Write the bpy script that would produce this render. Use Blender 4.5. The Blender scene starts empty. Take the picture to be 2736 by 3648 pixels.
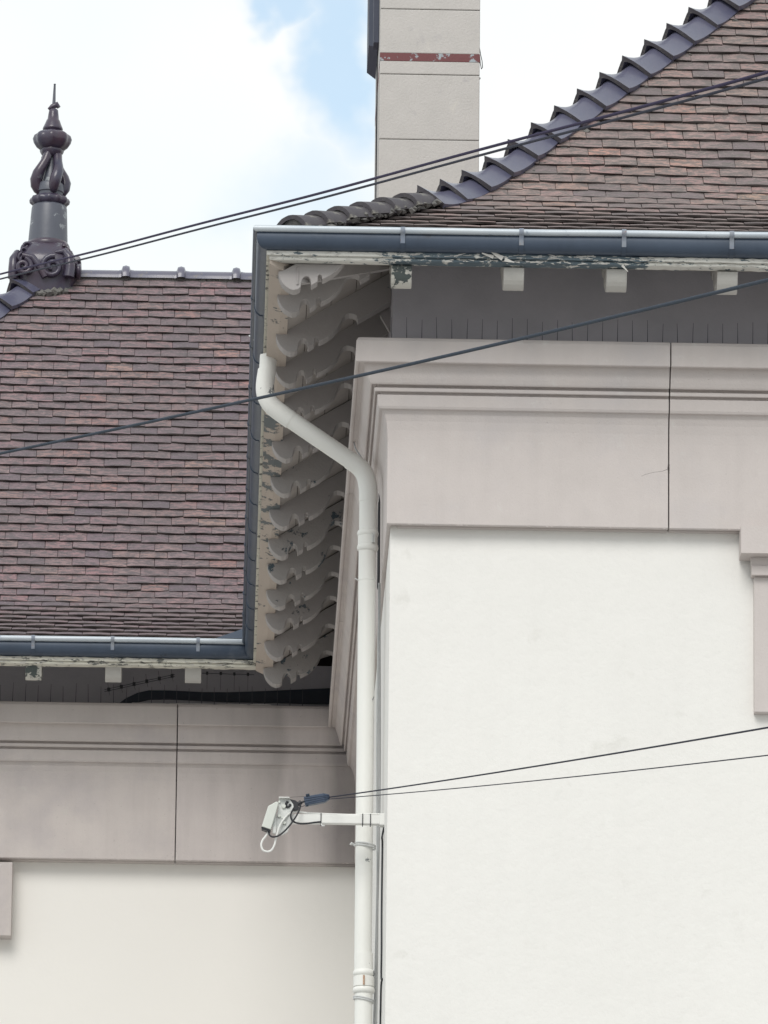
import bpy, math, random
from mathutils import Vector, Matrix

random.seed(7)
R = random.Random(11)
S = bpy.context.scene
COL = S.collection

# ------------------------------------------------------------------ camera
vy = Vector((671 - 1368, -(9210 - 1824), -27000)).normalized()
rl = 0.011
Dv = (vy.z * 27000) / (vy.x * rl + vy.y)
vz = Vector((rl * Dv, Dv, -27000)).normalized()
vx = vy.cross(vz)
cam_d = bpy.data.cameras.new('camera')
cam = bpy.data.objects.new('camera', cam_d)
COL.objects.link(cam)
cam.matrix_world = Matrix.Translation((0, 0, 1.6)) @ Matrix((
    (vx.x, vx.y, vx.z), (vy.x, vy.y, vy.z), (vz.x, vz.y, vz.z))).to_4x4()
cam_d.sensor_fit = 'VERTICAL'
cam_d.sensor_height = 24
cam_d.lens = 27000 / 3648 * 24
cam_d.clip_start = 0.5
cam_d.clip_end = 4000
S.camera = cam

# ------------------------------------------------------------------ world
SUN_EL, SUN_ROT = 42, 197
W = bpy.data.worlds.new('World')
S.world = W
W.use_nodes = True
nt = W.node_tree
for n in list(nt.nodes):
    nt.nodes.remove(n)


def nd(t, typ, **kw):
    n = t.nodes.new(typ)
    for k, v in kw.items():
        if k.startswith('i_'):
            key = k[2:]
            key = int(key) if key.isdigit() else key.replace('_', ' ')
            n.inputs[key].default_value = v
        else:
            setattr(n, k, v)
    return n


out = nd(nt, 'ShaderNodeOutputWorld')
bg = nd(nt, 'ShaderNodeBackground')
bg.inputs['Strength'].default_value = 0.1
sky = nd(nt, 'ShaderNodeTexSky', sky_type='NISHITA', sun_disc=False)
sky.sun_elevation = math.radians(SUN_EL)
sky.sun_rotation = math.radians(SUN_ROT)
sky.air_density = 1.0
sky.dust_density = 1.5
tc = nd(nt, 'ShaderNodeTexCoord')
# cloud break shown in the photograph: an elongated gap with ragged edges
warp = nd(nt, 'ShaderNodeTexNoise', i_Scale=60.0, i_Detail=4.0, i_Roughness=0.55)
nt.links.new(tc.outputs['Generated'], warp.inputs['Vector'])
wm = nd(nt, 'ShaderNodeVectorMath', operation='MULTIPLY_ADD')
wm.inputs[1].default_value = (0.022, 0.022, 0.022)
nt.links.new(warp.outputs['Color'], wm.inputs[0])
nt.links.new(tc.outputs['Generated'], wm.inputs[2])


def gap(cx, cz, rot, sx, sz, lo, hi):
    mp = nd(nt, 'ShaderNodeMapping', vector_type='POINT')
    sb = nd(nt, 'ShaderNodeVectorMath', operation='SUBTRACT')
    sb.inputs[1].default_value = (cx + 0.011, 0.0, cz + 0.011)
    nt.links.new(wm.outputs[0], sb.inputs[0])
    mp.inputs['Rotation'].default_value = (0, math.radians(rot), 0)
    mp.inputs['Scale'].default_value = (1 / sx, 0.0, 1 / sz)
    # scale after rotation: use two mappings
    mp.inputs['Scale'].default_value = (1, 0, 1)
    nt.links.new(sb.outputs[0], mp.inputs['Vector'])
    m2 = nd(nt, 'ShaderNodeVectorMath', operation='MULTIPLY')
    m2.inputs[1].default_value = (1 / sx, 0, 1 / sz)
    nt.links.new(mp.outputs[0], m2.inputs[0])
    ln = nd(nt, 'ShaderNodeVectorMath', operation='LENGTH')
    nt.links.new(m2.outputs[0], ln.inputs[0])
    mr = nd(nt, 'ShaderNodeMapRange', interpolation_type='SMOOTHSTEP')
    mr.inputs['From Min'].default_value = lo
    mr.inputs['From Max'].default_value = hi
    mr.inputs['To Min'].default_value = 1.0
    mr.inputs['To Max'].default_value = 0.0
    nt.links.new(ln.outputs['Value'], mr.inputs['Value'])
    return mr.outputs[0]


def mx(a, b, op='MAXIMUM'):
    m = nd(nt, 'ShaderNodeMath', operation=op)
    for i, v in enumerate((a, b)):
        if isinstance(v, (int, float)):
            m.inputs[i].default_value = v
        else:
            nt.links.new(v, m.inputs[i])
    return m.outputs[0]


g1 = gap(0.0150, 0.3215, 0, 0.0058, 0.0150, 0.35, 1.25)
g2 = gap(0.0070, 0.3310, 0, 0.0130, 0.0040, 0.4, 1.3)
g3 = gap(0.0100, 0.3040, 0, 0.0110, 0.0060, 0.2, 1.5)
g3 = mx(g3, 0.45, 'MULTIPLY')
# other, looser breaks over the rest of the sky
cn = nd(nt, 'ShaderNodeTexNoise', i_Scale=2.3, i_Detail=6.0, i_Roughness=0.6)
nt.links.new(tc.outputs['Generated'], cn.inputs['Vector'])
cr = nd(nt, 'ShaderNodeMapRange', interpolation_type='SMOOTHSTEP')
cr.inputs['From Min'].default_value = 0.58
cr.inputs['From Max'].default_value = 0.74
nt.links.new(cn.outputs['Fac'], cr.inputs['Value'])
blue = mx(mx(g1, g2), mx(g3, cr.outputs[0]))
blue = mx(blue, 0.60, 'MULTIPLY')
# cloud brightness varies softly
c2 = nd(nt, 'ShaderNodeTexNoise', i_Scale=9.0, i_Detail=5.0, i_Roughness=0.5)
nt.links.new(tc.outputs['Generated'], c2.inputs['Vector'])
ccol = nd(nt, 'ShaderNodeMixRGB')
ccol.inputs['Color1'].default_value = (7.7, 8.55, 8.75, 1)
ccol.inputs['Color2'].default_value = (8.9, 8.98, 8.9, 1)
crp = nd(nt, 'ShaderNodeMapRange')
crp.inputs['From Min'].default_value = 0.35
crp.inputs['From Max'].default_value = 0.6
nt.links.new(c2.outputs['Fac'], crp.inputs['Value'])
nt.links.new(crp.outputs[0], ccol.inputs['Fac'])
smx = nd(nt, 'ShaderNodeMixRGB')
nt.links.new(blue, smx.inputs['Fac'])
nt.links.new(ccol.outputs[0], smx.inputs['Color1'])
sb = nd(nt, 'ShaderNodeMixRGB', blend_type='MULTIPLY')
sb.inputs['Fac'].default_value = 1.0
sb.inputs['Color2'].default_value = (1.7, 1.95, 1.8, 1)
nt.links.new(sky.outputs[0], sb.inputs['Color1'])
nt.links.new(sb.outputs[0], smx.inputs['Color2'])
nt.links.new(smx.outputs[0], bg.inputs['Color'])
nt.links.new(bg.outputs[0], out.inputs['Surface'])

# ------------------------------------------------------------------ sun (veiled by cloud)
sd = bpy.data.lights.new('sun', 'SUN')
sd.energy = 1.5
sd.angle = math.radians(30)
sd.color = (1.0, 0.97, 0.92)
sun = bpy.data.objects.new('sun', sd)
COL.objects.link(sun)
el, az = math.radians(SUN_EL), math.radians(SUN_ROT)
dirv = Vector((math.sin(az) * math.cos(el), math.cos(az) * math.cos(el), math.sin(el)))
sun.rotation_euler = dirv.to_track_quat('Z', 'Y').to_euler()
sun.location = (0, 0, 40)

S.view_settings.view_transform = 'Standard'
S.view_settings.look = 'None'
S.view_settings.exposure = 0.2
S.view_settings.gamma = 1.0
S.view_settings.use_curve_mapping = False
S.cycles.max_bounces = 8
S.cycles.diffuse_bounces = 5


# ------------------------------------------------------------------ materials
def mat(name, base, rough=0.8, var=0.0, scale=6.0, var2=None, bump=0.0, bscale=60.0, metal=0.0,
        streak=0.0, spec=0.5, coat=0.0, stain=None, grime=None, stretch=(1, 1, 1), coords='Object'):
    m = bpy.data.materials.new(name)
    m.use_nodes = True
    t = m.node_tree
    b = t.nodes['Principled BSDF']
    b.inputs['Roughness'].default_value = rough
    b.inputs['Metallic'].default_value = metal
    b.inputs['Specular IOR Level'].default_value = spec
    if coat:
        b.inputs['Coat Weight'].default_value = coat
        b.inputs['Coat Roughness'].default_value = 0.15
    c = nd(t, 'ShaderNodeTexCoord')
    mp = nd(t, 'ShaderNodeMapping')
    mp.inputs['Scale'].default_value = stretch
    t.links.new(c.outputs[coords], mp.inputs[0])
    cur = nd(t, 'ShaderNodeRGB')
    cur.outputs[0].default_value = (*base, 1)
    cur = cur.outputs[0]

    def noise(sc, det=5, ro=0.6, mapn=None):
        n = nd(t, 'ShaderNodeTexNoise', i_Scale=sc, i_Detail=float(det), i_Roughness=ro)
        t.links.new((mapn or mp).outputs[0], n.inputs['Vector'])
        return n.outputs['Fac']

    def rng(v, a, b_, lo=0.0, hi=1.0):
        r = nd(t, 'ShaderNodeMapRange')
        r.inputs['From Min'].default_value = a
        r.inputs['From Max'].default_value = b_
        r.inputs['To Min'].default_value = lo
        r.inputs['To Max'].default_value = hi
        t.links.new(v, r.inputs['Value'])
        return r.outputs[0]

    def mixc(f, col, blend='MIX'):
        nonlocal cur
        x = nd(t, 'ShaderNodeMixRGB', blend_type=blend)
        if isinstance(f, float):
            x.inputs['Fac'].default_value = f
        else:
            t.links.new(f, x.inputs['Fac'])
        t.links.new(cur, x.inputs['Color1'])
        x.inputs['Color2'].default_value = (*col, 1)
        cur = x.outputs[0]
    if var:
        v2 = var2 or tuple(q * 0.7 for q in base)
        mixc(rng(noise(scale), 0.35, 0.68, 0, var), v2)
    if stain:      # (colour, scale, threshold, width)
        for col, sc, th, wd in stain:
            mixc(rng(noise(sc, 7, 0.65), th, th + wd), col)
    if streak:
        m3 = nd(t, 'ShaderNodeMapping')
        m3.inputs['Scale'].default_value = (1, 1, 0.06)
        t.links.new(c.outputs[coords], m3.inputs[0])
        mixc(rng(noise(14.0, 5, 0.6, m3), 0.45, 0.75, 0, streak), tuple(q * 0.5 for q in base))
    if grime:
        mixc(rng(noise(55.0, 4, 0.75), 0.67, 0.71, 0, grime), tuple(q * 0.3 for q in base))
    t.links.new(cur, b.inputs['Base Color'])
    if bump:
        bp = nd(t, 'ShaderNodeBump')
        bp.inputs['Strength'].default_value = 1.0
        bp.inputs['Distance'].default_value = bump
        t.links.new(noise(bscale, 6, 0.65), bp.inputs['Height'])
        t.links.new(bp.outputs[0], b.inputs['Normal'])
    m['nt'] = 1
    return m


M_render = mat('white_render', (0.785, 0.77, 0.745), 0.9, 0.5, 1.3, (0.745, 0.73, 0.705), 0.005, 9.0, streak=0.03, stain=[((0.72, 0.705, 0.675), 3.5, 0.62, 0.08)])
M_render2 = mat('cream_render', (0.80, 0.775, 0.74), 0.9, 0.35, 1.1, (0.77, 0.745, 0.71), 0.002, 9.0)
M_stone = mat('frieze_stone', (0.575, 0.525, 0.508), 0.9, 0.5, 5.0, (0.51, 0.465, 0.45), 0.0016, 90.0, streak=0.07,
              grime=0.5, stain=[((0.53, 0.49, 0.485), 2.2, 0.52, 0.2), ((0.6, 0.57, 0.55), 9.0, 0.6, 0.15)])
M_stone2 = mat('frieze_stone_grey', (0.55, 0.50, 0.478), 0.9, 0.55, 3.0, (0.46, 0.415, 0.405), 0.0016, 90.0, streak=0.12,
               grime=0.5, stain=[((0.45, 0.41, 0.41), 1.8, 0.52, 0.2), ((0.52, 0.49, 0.46), 8.0, 0.6, 0.15)])
M_stone3 = mat('shade_banded_stained_stone', (0.55, 0.50, 0.478), 0.9, 0.55, 3.0, (0.46, 0.415, 0.405), 0.0016, 90.0, streak=0.2,
               grime=0.5, stain=[((0.45, 0.41, 0.41), 1.8, 0.52, 0.2)])


def shade_bands(m, marks):
    """soft upright bands of light and shade painted into the stone colour: (x, tone) pairs along the wall"""
    t = m.node_tree
    b = t.nodes['Principled BSDF']
    src = b.inputs['Base Color'].links[0].from_socket
    g_ = nd(t, 'ShaderNodeNewGeometry')
    n_ = nd(t, 'ShaderNodeTexNoise', i_Scale=5.0, i_Detail=4.0)
    mp_ = nd(t, 'ShaderNodeMapping')
    mp_.inputs['Scale'].default_value = (1, 1, 0.35)
    t.links.new(g_.outputs['Position'], mp_.inputs[0])
    t.links.new(mp_.outputs[0], n_.inputs['Vector'])
    sx_ = nd(t, 'ShaderNodeSeparateXYZ')
    t.links.new(g_.outputs['Position'], sx_.inputs[0])
    a_ = nd(t, 'ShaderNodeMath', operation='MULTIPLY_ADD')
    a_.inputs[1].default_value = 0.10
    t.links.new(n_.outputs['Fac'], a_.inputs[0])
    t.links.new(sx_.outputs['X'], a_.inputs[2])
    lo, hi = marks[0][0], marks[-1][0]
    r_ = nd(t, 'ShaderNodeMapRange')
    r_.inputs['From Min'].default_value = lo + 0.05
    r_.inputs['From Max'].default_value = hi + 0.05
    t.links.new(a_.outputs[0], r_.inputs['Value'])
    c_ = nd(t, 'ShaderNodeValToRGB')
    e = c_.color_ramp.elements
    while len(e) < len(marks):
        e.new(0.5)
    for q, (x_, v) in zip(e, marks):
        q.position = (x_ - lo) / (hi - lo)
        q.color = (v, v, v * 1.01, 1)
    t.links.new(r_.outputs[0], c_.inputs['Fac'])
    mu = nd(t, 'ShaderNodeMixRGB', blend_type='MULTIPLY')
    mu.inputs['Fac'].default_value = 1.0
    t.links.new(src, mu.inputs['Color1'])
    t.links.new(c_.outputs[0], mu.inputs['Color2'])
    t.links.new(mu.outputs[0], b.inputs['Base Color'])


shade_bands(M_stone3, [(-0.3, 1.0), (0.05, 0.96), (0.36, 0.80), (0.42, 1.05), (0.60, 1.08), (0.655, 0.86), (0.70, 0.68), (0.81, 0.66)])  # inner corner shade and the lighter band beside it, painted into the frieze
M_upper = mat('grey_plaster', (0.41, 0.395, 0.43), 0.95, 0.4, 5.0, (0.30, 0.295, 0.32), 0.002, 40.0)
M_dark = mat('dark_sheet', (0.012, 0.018, 0.032), 0.6, 0.5, 6.0, (0.03, 0.04, 0.055), 0.002, 20.0)
M_zinc = mat('blue_grey_zinc', (0.050, 0.070, 0.106), 0.42, 0.6, 3.0, (0.036, 0.051, 0.080), 0.0006, 30.0, spec=0.45, metal=0.1, streak=0.3,
             stain=[((0.085, 0.105, 0.14), 5.0, 0.62, 0.12), ((0.03, 0.038, 0.055), 11.0, 0.64, 0.06)])
M_zincl = mat('sky_sheen_zinc_roll', (0.50, 0.54, 0.58), 0.4, 0.6, 4.0, (0.38, 0.43, 0.49), 0.0005, 40.0, spec=0.6, metal=0.2,
              stain=[((0.2, 0.24, 0.3), 16.0, 0.62, 0.1)])  # sky brightness on the front lips, painted in as a paler zinc
M_strap = mat('zinc_strap', (0.17, 0.20, 0.26), 0.6, 0.6, 25.0, (0.30, 0.31, 0.32), 0.0008, 60.0, stain=[((0.24, 0.12, 0.09), 30.0, 0.62, 0.08)])
M_white = mat('white_pipe_paint', (0.80, 0.80, 0.77), 0.45, 0.4, 2.5, (0.74, 0.74, 0.71), 0.0006, 50.0,
              stain=[((0.20, 0.21, 0.22), 8.0, 0.655, 0.012)], stretch=(1, 1, 0.6))
M_wsoft = mat('white_metal_paint', (0.76, 0.76, 0.74), 0.5, 0.3, 20.0, (0.62, 0.62, 0.6))
M_galv = mat('galvanised_plate', (0.50, 0.51, 0.50), 0.5, 0.8, 30.0, (0.70, 0.71, 0.69), metal=0.3)
M_boxw = mat('junction_plastic', (0.62, 0.64, 0.60), 0.5, 0.2, 10.0)
M_black = mat('black_rubber', (0.016, 0.017, 0.022), 0.55, 0.3, 30.0, (0.03, 0.03, 0.04))
M_bclamp = mat('navy_plastic', (0.028, 0.045, 0.085), 0.4, 0.5, 40.0, (0.05, 0.08, 0.13))
M_cable = mat('dark_cable_sheath', (0.022, 0.024, 0.042), 0.75, 0.4, 20.0, (0.03, 0.032, 0.05), spec=0.15)
M_cablev = mat('violet_cable_sheath', (0.028, 0.020, 0.060), 0.75, 0.4, 20.0, (0.03, 0.022, 0.06), spec=0.15)
M_cableb = mat('slate_cable_sheath', (0.028, 0.040, 0.060), 0.75, 0.4, 20.0, (0.05, 0.065, 0.09), spec=0.2)
M_gcable = mat('grey_painted_cable', (0.40, 0.41, 0.42), 0.5, 0.4, 20.0)
M_lcable = mat('pale_painted_cable', (0.62, 0.63, 0.63), 0.5, 0.4, 20.0)
M_mortar = mat('lichen_mortar', (0.125, 0.122, 0.120), 0.95, 0.8, 18.0, (0.21, 0.20, 0.185), 0.012, 40.0,
               stain=[((0.05, 0.052, 0.045), 25.0, 0.55, 0.08), ((0.42, 0.40, 0.34), 40.0, 0.66, 0.04)])
M_lead = mat('dark_sheet_metal', (0.035, 0.042, 0.07), 0.6, 0.4, 6.0, (0.05, 0.06, 0.09))
M_chim = mat('chimney_stone', (0.53, 0.505, 0.485), 0.9, 0.6, 9.0, (0.48, 0.46, 0.44), 0.003, 70.0, grime=0.6,
             stain=[((0.43, 0.41, 0.41), 7.0, 0.6, 0.12), ((0.60, 0.57, 0.52), 5.0, 0.62, 0.1)])
M_red = mat('peeling_red_band', (0.16, 0.052, 0.055), 0.7, 0.3, 20.0, (0.125, 0.042, 0.047), 0.001, 60.0,
            stain=[((0.34, 0.38, 0.41), 7.0, 0.56, 0.02), ((0.17, 0.06, 0.06), 40.0, 0.62, 0.03)])
M_edge = mat('shade_edge_and_crack', (0.040, 0.033, 0.032), 0.95, 0.7, 20.0, (0.07, 0.056, 0.052), 0.002, 80.0)  # gap shade below tile rows, painted onto the tail edges; also fills the crack
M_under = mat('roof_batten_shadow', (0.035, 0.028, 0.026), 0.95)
M_asph = mat('street_asphalt', (0.36, 0.35, 0.335), 0.9, 0.6, 0.5, (0.28, 0.272, 0.26), 0.004, 20.0)
M_spike = mat('spike_wire', (0.07, 0.072, 0.085), 0.6)
M_soffit = mat('soffit_paint', (0.42, 0.385, 0.36), 0.8, 0.6, 5.0, (0.34, 0.31, 0.295), 0.001, 30.0)


def mat_glaze():
    m = mat('violet_glazed_clay', (0.074, 0.078, 0.132), 0.33, 0.8, 5.0, (0.120, 0.112, 0.150), 0.001, 30.0, spec=0.6, coat=0.3,
            stain=[((0.20, 0.18, 0.14), 9.0, 0.62, 0.1)])
    return m


M_glaze = mat_glaze()
M_glazeold = mat('weathered_hip_clay', (0.062, 0.056, 0.070), 0.7, 0.7, 10.0, (0.095, 0.088, 0.088), 0.003, 50.0,
                 stain=[((0.55, 0.53, 0.46), 28.0, 0.665, 0.03), ((0.3, 0.13, 0.05), 12.0, 0.72, 0.03), ((0.19, 0.18, 0.16), 14.0, 0.56, 0.1)])
M_finial = mat('plum_glazed_finial', (0.050, 0.028, 0.045), 0.3, 0.9, 5.0, (0.040, 0.042, 0.075), 0.0008, 40.0, spec=0.5, coat=0.2,
               stain=[((0.15, 0.16, 0.18), 9.0, 0.63, 0.05)])
M_finialg = mat('slate_glazed_drum', (0.088, 0.096, 0.122), 0.4, 0.7, 5.0, (0.070, 0.072, 0.10), 0.0008, 40.0, spec=0.6,
                stain=[((0.27, 0.29, 0.31), 9.0, 0.60, 0.03)], streak=0.3)


def mat_peel(name, paint, wood, centre=None, base_th=0.62, amp=0.3, width=0.5, objrand=False, scale=16.0, stretch=(1, 1, 3)):
    """flaking paint over weathered wood; bare patches concentrate round one stretch of the board"""
    m = bpy.data.materials.new(name)
    m.use_nodes = True
    t = m.node_tree
    b = t.nodes['Principled BSDF']
    b.inputs['Roughness'].default_value = 0.75
    c = nd(t, 'ShaderNodeTexCoord')
    geo = nd(t, 'ShaderNodeNewGeometry')
    mp = nd(t, 'ShaderNodeMapping')
    mp.inputs['Scale'].default_value = stretch
    t.links.new(geo.outputs['Position'], mp.inputs[0])
    n = nd(t, 'ShaderNodeTexNoise', i_Scale=scale, i_Detail=8.0, i_Roughness=0.68)
    t.links.new(mp.outputs[0], n.inputs['Vector'])
    n2 = nd(t, 'ShaderNodeTexNoise', i_Scale=scale * 0.35, i_Detail=6.0)
    t.links.new(mp.outputs[0], n2.inputs['Vector'])
    ad = nd(t, 'ShaderNodeMath', operation='ADD')
    t.links.new(n.outputs['Fac'], ad.inputs[0])
    if centre is not None:
        d = nd(t, 'ShaderNodeVectorMath', operation='DISTANCE')
        d.inputs[1].default_value = centre
        t.links.new(geo.outputs['Position'], d.inputs[0])
        r = nd(t, 'ShaderNodeMapRange', interpolation_type='SMOOTHSTEP')
        r.inputs['From Min'].default_value = width * 0.55
        r.inputs['From Max'].default_value = width
        r.inputs['To Min'].default_value = amp
        r.inputs['To Max'].default_value = 0.0
        t.links.new(d.outputs['Value'], r.inputs['Value'])
        t.links.new(r.outputs[0], ad.inputs[1])
    elif objrand:
        oi = nd(t, 'ShaderNodeObjectInfo')
        r = nd(t, 'ShaderNodeMapRange')
        r.inputs['From Min'].default_value = 0.6
        r.inputs['From Max'].default_value = 1.0
        r.inputs['To Max'].default_value = amp
        t.links.new(oi.outputs['Random'], r.inputs['Value'])
        t.links.new(r.outputs[0], ad.inputs[1])
    else:
        ad.inputs[1].default_value = 0.0
    mk = nd(t, 'ShaderNodeMapRange')
    mk.inputs['From Min'].default_value = base_th
    mk.inputs['From Max'].default_value = base_th + 0.015
    t.links.new(ad.outputs[0], mk.inputs['Value'])
    p1 = nd(t, 'ShaderNodeMixRGB')
    t.links.new(n2.outputs['Fac'], p1.inputs['Fac'])
    p1.inputs['Color1'].default_value = (*paint, 1)
    p1.inputs['Color2'].default_value = (*[q * 0.82 for q in paint], 1)
    w1 = nd(t, 'ShaderNodeMixRGB')
    t.links.new(n2.outputs['Fac'], w1.inputs['Fac'])
    w1.inputs['Color1'].default_value = (*wood, 1)
    w1.inputs['Color2'].default_value = (*[q * 2.2 for q in wood], 1)
    x = nd(t, 'ShaderNodeMixRGB')
    t.links.new(mk.outputs[0], x.inputs['Fac'])
    t.links.new(p1.outputs[0], x.inputs['Color1'])
    t.links.new(w1.outputs[0], x.inputs['Color2'])
    t.links.new(x.outputs[0], b.inputs['Base Color'])
    bp = nd(t, 'ShaderNodeBump', invert=True)
    bp.inputs['Distance'].default_value = 0.004
    t.links.new(mk.outputs[0], bp.inputs['Height'])
    bp2 = nd(t, 'ShaderNodeBump')
    bp2.inputs['Distance'].default_value = 0.006
    t.links.new(n.outputs['Fac'], bp2.inputs['Height'])
    t.links.new(bp.outputs[0], bp2.inputs['Normal'])
    t.links.new(bp2.outputs[0], b.inputs['Normal'])
    return m


M_fascia = mat_peel('flaking_white_fascia', (0.66, 0.65, 0.61), (0.055, 0.075, 0.09), (1.42, 35.38, 12.58), 0.58, 0.16, 0.80, scale=20.0, stretch=(1, 1, 3.5))
M_fasciar = mat_peel('flaking_cream_fascia', (0.68, 0.66, 0.58), (0.09, 0.09, 0.085), None, 0.565, stretch=(1, 1, 3.5))
M_rafter = mat_peel('eaves_shaded_rafter_paint', (0.40, 0.375, 0.370), (0.07, 0.085, 0.10), None, 0.66, 0.0, scale=5.0, stretch=(1, 1, 1))  # same paint as the rafter ends, darkened for the shade under the eaves
M_rafterp = mat_peel('shaded_flaking_rafter_paint', (0.40, 0.378, 0.370), (0.05, 0.07, 0.085), (0.27, 41.0, 12.45), 0.665, 0.07, 2.6, scale=9.0, stretch=(1, 0.35, 1))  # flaking version, with the same eaves shade in its colour
M_tail = mat_peel('rafter_end_paint', (0.52, 0.505, 0.48), (0.08, 0.09, 0.09), None, 0.68, 0.0, scale=14.0, stretch=(1, 1, 1))
M_tailp = mat_peel('flaking_rafter_end', (0.60, 0.585, 0.54), (0.05, 0.06, 0.06), None, 0.50, 0.0, scale=14.0, stretch=(1, 1, 1))
M_board = mat_peel('eaves_board_paint', (0.50, 0.43, 0.375), (0.07, 0.08, 0.085), (0.2, 38.9, 12.5), 0.62, 0.11, 1.9, scale=9.0, stretch=(1, 0.8, 1))


def mat_tile(name='plain_clay_tile', gain=(1, 1, 1)):
    m = bpy.data.materials.new(name)
    m.use_nodes = True
    t = m.node_tree
    b = t.nodes['Principled BSDF']
    b.inputs['Roughness'].default_value = 0.85
    a1 = nd(t, 'ShaderNodeAttribute', attribute_type='GEOMETRY', attribute_name='rnd')
    a2 = nd(t, 'ShaderNodeAttribute', attribute_type='OBJECT', attribute_name='rnd')
    ad = nd(t, 'ShaderNodeMath', operation='ADD')
    t.links.new(a1.outputs['Fac'], ad.inputs[0])
    t.links.new(a2.outputs['Fac'], ad.inputs[1])
    cr = nd(t, 'ShaderNodeValToRGB')
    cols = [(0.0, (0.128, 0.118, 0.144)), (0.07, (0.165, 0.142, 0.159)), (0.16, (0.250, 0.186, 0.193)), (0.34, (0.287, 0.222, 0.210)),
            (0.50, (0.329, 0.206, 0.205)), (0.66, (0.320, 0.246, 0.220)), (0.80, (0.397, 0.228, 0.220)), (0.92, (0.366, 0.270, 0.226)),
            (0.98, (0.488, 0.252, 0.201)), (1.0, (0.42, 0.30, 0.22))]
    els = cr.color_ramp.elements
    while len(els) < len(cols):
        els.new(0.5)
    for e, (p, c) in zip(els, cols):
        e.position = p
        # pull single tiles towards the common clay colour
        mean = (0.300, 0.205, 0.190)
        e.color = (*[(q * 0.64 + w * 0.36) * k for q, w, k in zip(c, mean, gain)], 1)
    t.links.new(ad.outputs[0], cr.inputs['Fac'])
    geo = nd(t, 'ShaderNodeNewGeometry')
    mp = nd(t, 'ShaderNodeMapping')
    mp.inputs['Scale'].default_value = (1, 2.6, 2.6)
    t.links.new(geo.outputs['Position'], mp.inputs[0])
    n = nd(t, 'ShaderNodeTexNoise', i_Scale=17.0, i_Detail=10.0, i_Roughness=0.75)
    t.links.new(mp.outputs[0], n.inputs['Vector'])
    r = nd(t, 'ShaderNodeMapRange')
    r.inputs['From Min'].default_value = 0.44
    r.inputs['From Max'].default_value = 0.54
    r.inputs['To Max'].default_value = 0.9
    t.links.new(n.outputs['Fac'], r.inputs['Value'])
    x = nd(t, 'ShaderNodeMixRGB')
    t.links.new(r.outputs[0], x.inputs['Fac'])
    t.links.new(cr.outputs[0], x.inputs['Color1'])
    x.inputs['Color2'].default_value = (0.145 * gain[0], 0.128 * gain[1], 0.122 * gain[2], 1)
    # pale lichen flecks and dark soot patches
    n2 = nd(t, 'ShaderNodeTexNoise', i_Scale=42.0, i_Detail=5.0, i_Roughness=0.6)
    t.links.new(mp.outputs[0], n2.inputs['Vector'])
    r2 = nd(t, 'ShaderNodeMapRange')
    r2.inputs['From Min'].default_value = 0.60
    r2.inputs['From Max'].default_value = 0.68
    r2.inputs['To Max'].default_value = 0.6
    t.links.new(n2.outputs['Fac'], r2.inputs['Value'])
    y = nd(t, 'ShaderNodeMixRGB')
    t.links.new(r2.outputs[0], y.inputs['Fac'])
    t.links.new(x.outputs[0], y.inputs['Color1'])
    y.inputs['Color2'].default_value = (0.46 * gain[0], 0.37 * gain[1], 0.33 * gain[2], 1)
    n3 = nd(t, 'ShaderNodeTexNoise', i_Scale=1.6, i_Detail=3.0)
    t.links.new(geo.outputs['Position'], n3.inputs['Vector'])
    r3 = nd(t, 'ShaderNodeMapRange')
    r3.inputs['From Min'].default_value = 0.42
    r3.inputs['From Max'].default_value = 0.62
    r3.inputs['To Max'].default_value = 0.35
    t.links.new(n3.outputs['Fac'], r3.inputs['Value'])
    z = nd(t, 'ShaderNodeMixRGB')
    t.links.new(r3.outputs[0], z.inputs['Fac'])
    t.links.new(y.outputs[0], z.inputs['Color1'])
    z.inputs['Color2'].default_value = (0.13, 0.112, 0.115, 1)
    t.links.new(z.outputs[0], b.inputs['Base Color'])
    bp = nd(t, 'ShaderNodeBump')
    bp.inputs['Distance'].default_value = 0.006
    t.links.new(n.outputs['Fac'], bp.inputs['Height'])
    t.links.new(bp.outputs[0], b.inputs['Normal'])
    return m


M_tile = mat_tile()
M_tiler = mat_tile('weathered_clay_tile', (0.82, 0.80, 0.90))


# ------------------------------------------------------------------ object helpers
def link(o, parent):
    COL.objects.link(o)
    if parent is not None:
        o.parent = parent
        # world position of the parent chain is a pure translation or identity
        o.matrix_parent_inverse = Matrix.Translation(-wl(parent))
    return o


def wl(o):
    return Vector(o.get('wloc', (0, 0, 0)))


def thing(name, label, cat, loc, group=None):
    o = bpy.data.objects.new(name, None)
    o.empty_display_size = 0.2
    COL.objects.link(o)
    o.location = loc
    o['wloc'] = tuple(loc)
    o['label'] = label
    o['category'] = cat
    if group:
        o['group'] = group
    return o


def tag(o, label, cat, group=None):
    o['label'] = label
    o['category'] = cat
    if group:
        o['group'] = group
    return o


def sag(y):
    """the old eaves run down towards the back wing"""
    return -0.0196 * min(max(y - 36.0, 0.0), 6.95)


SAG = ('fascia_board', 'fascia_moulding', 'eaves_board', 'soffit_board', 'rafter', 'hip_rafter', 'paint_flakes', 'gutter_lip', 'gutter_trough',
       'gutter_seam', 'gutter_bracket', 'bracket_tongue', 'corner_flashing', 'roof', 'distant_roof_tiles', 'hip_mortar', 'ridge_mortar', 'gutter_cable', 'outlet_collar')


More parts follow.
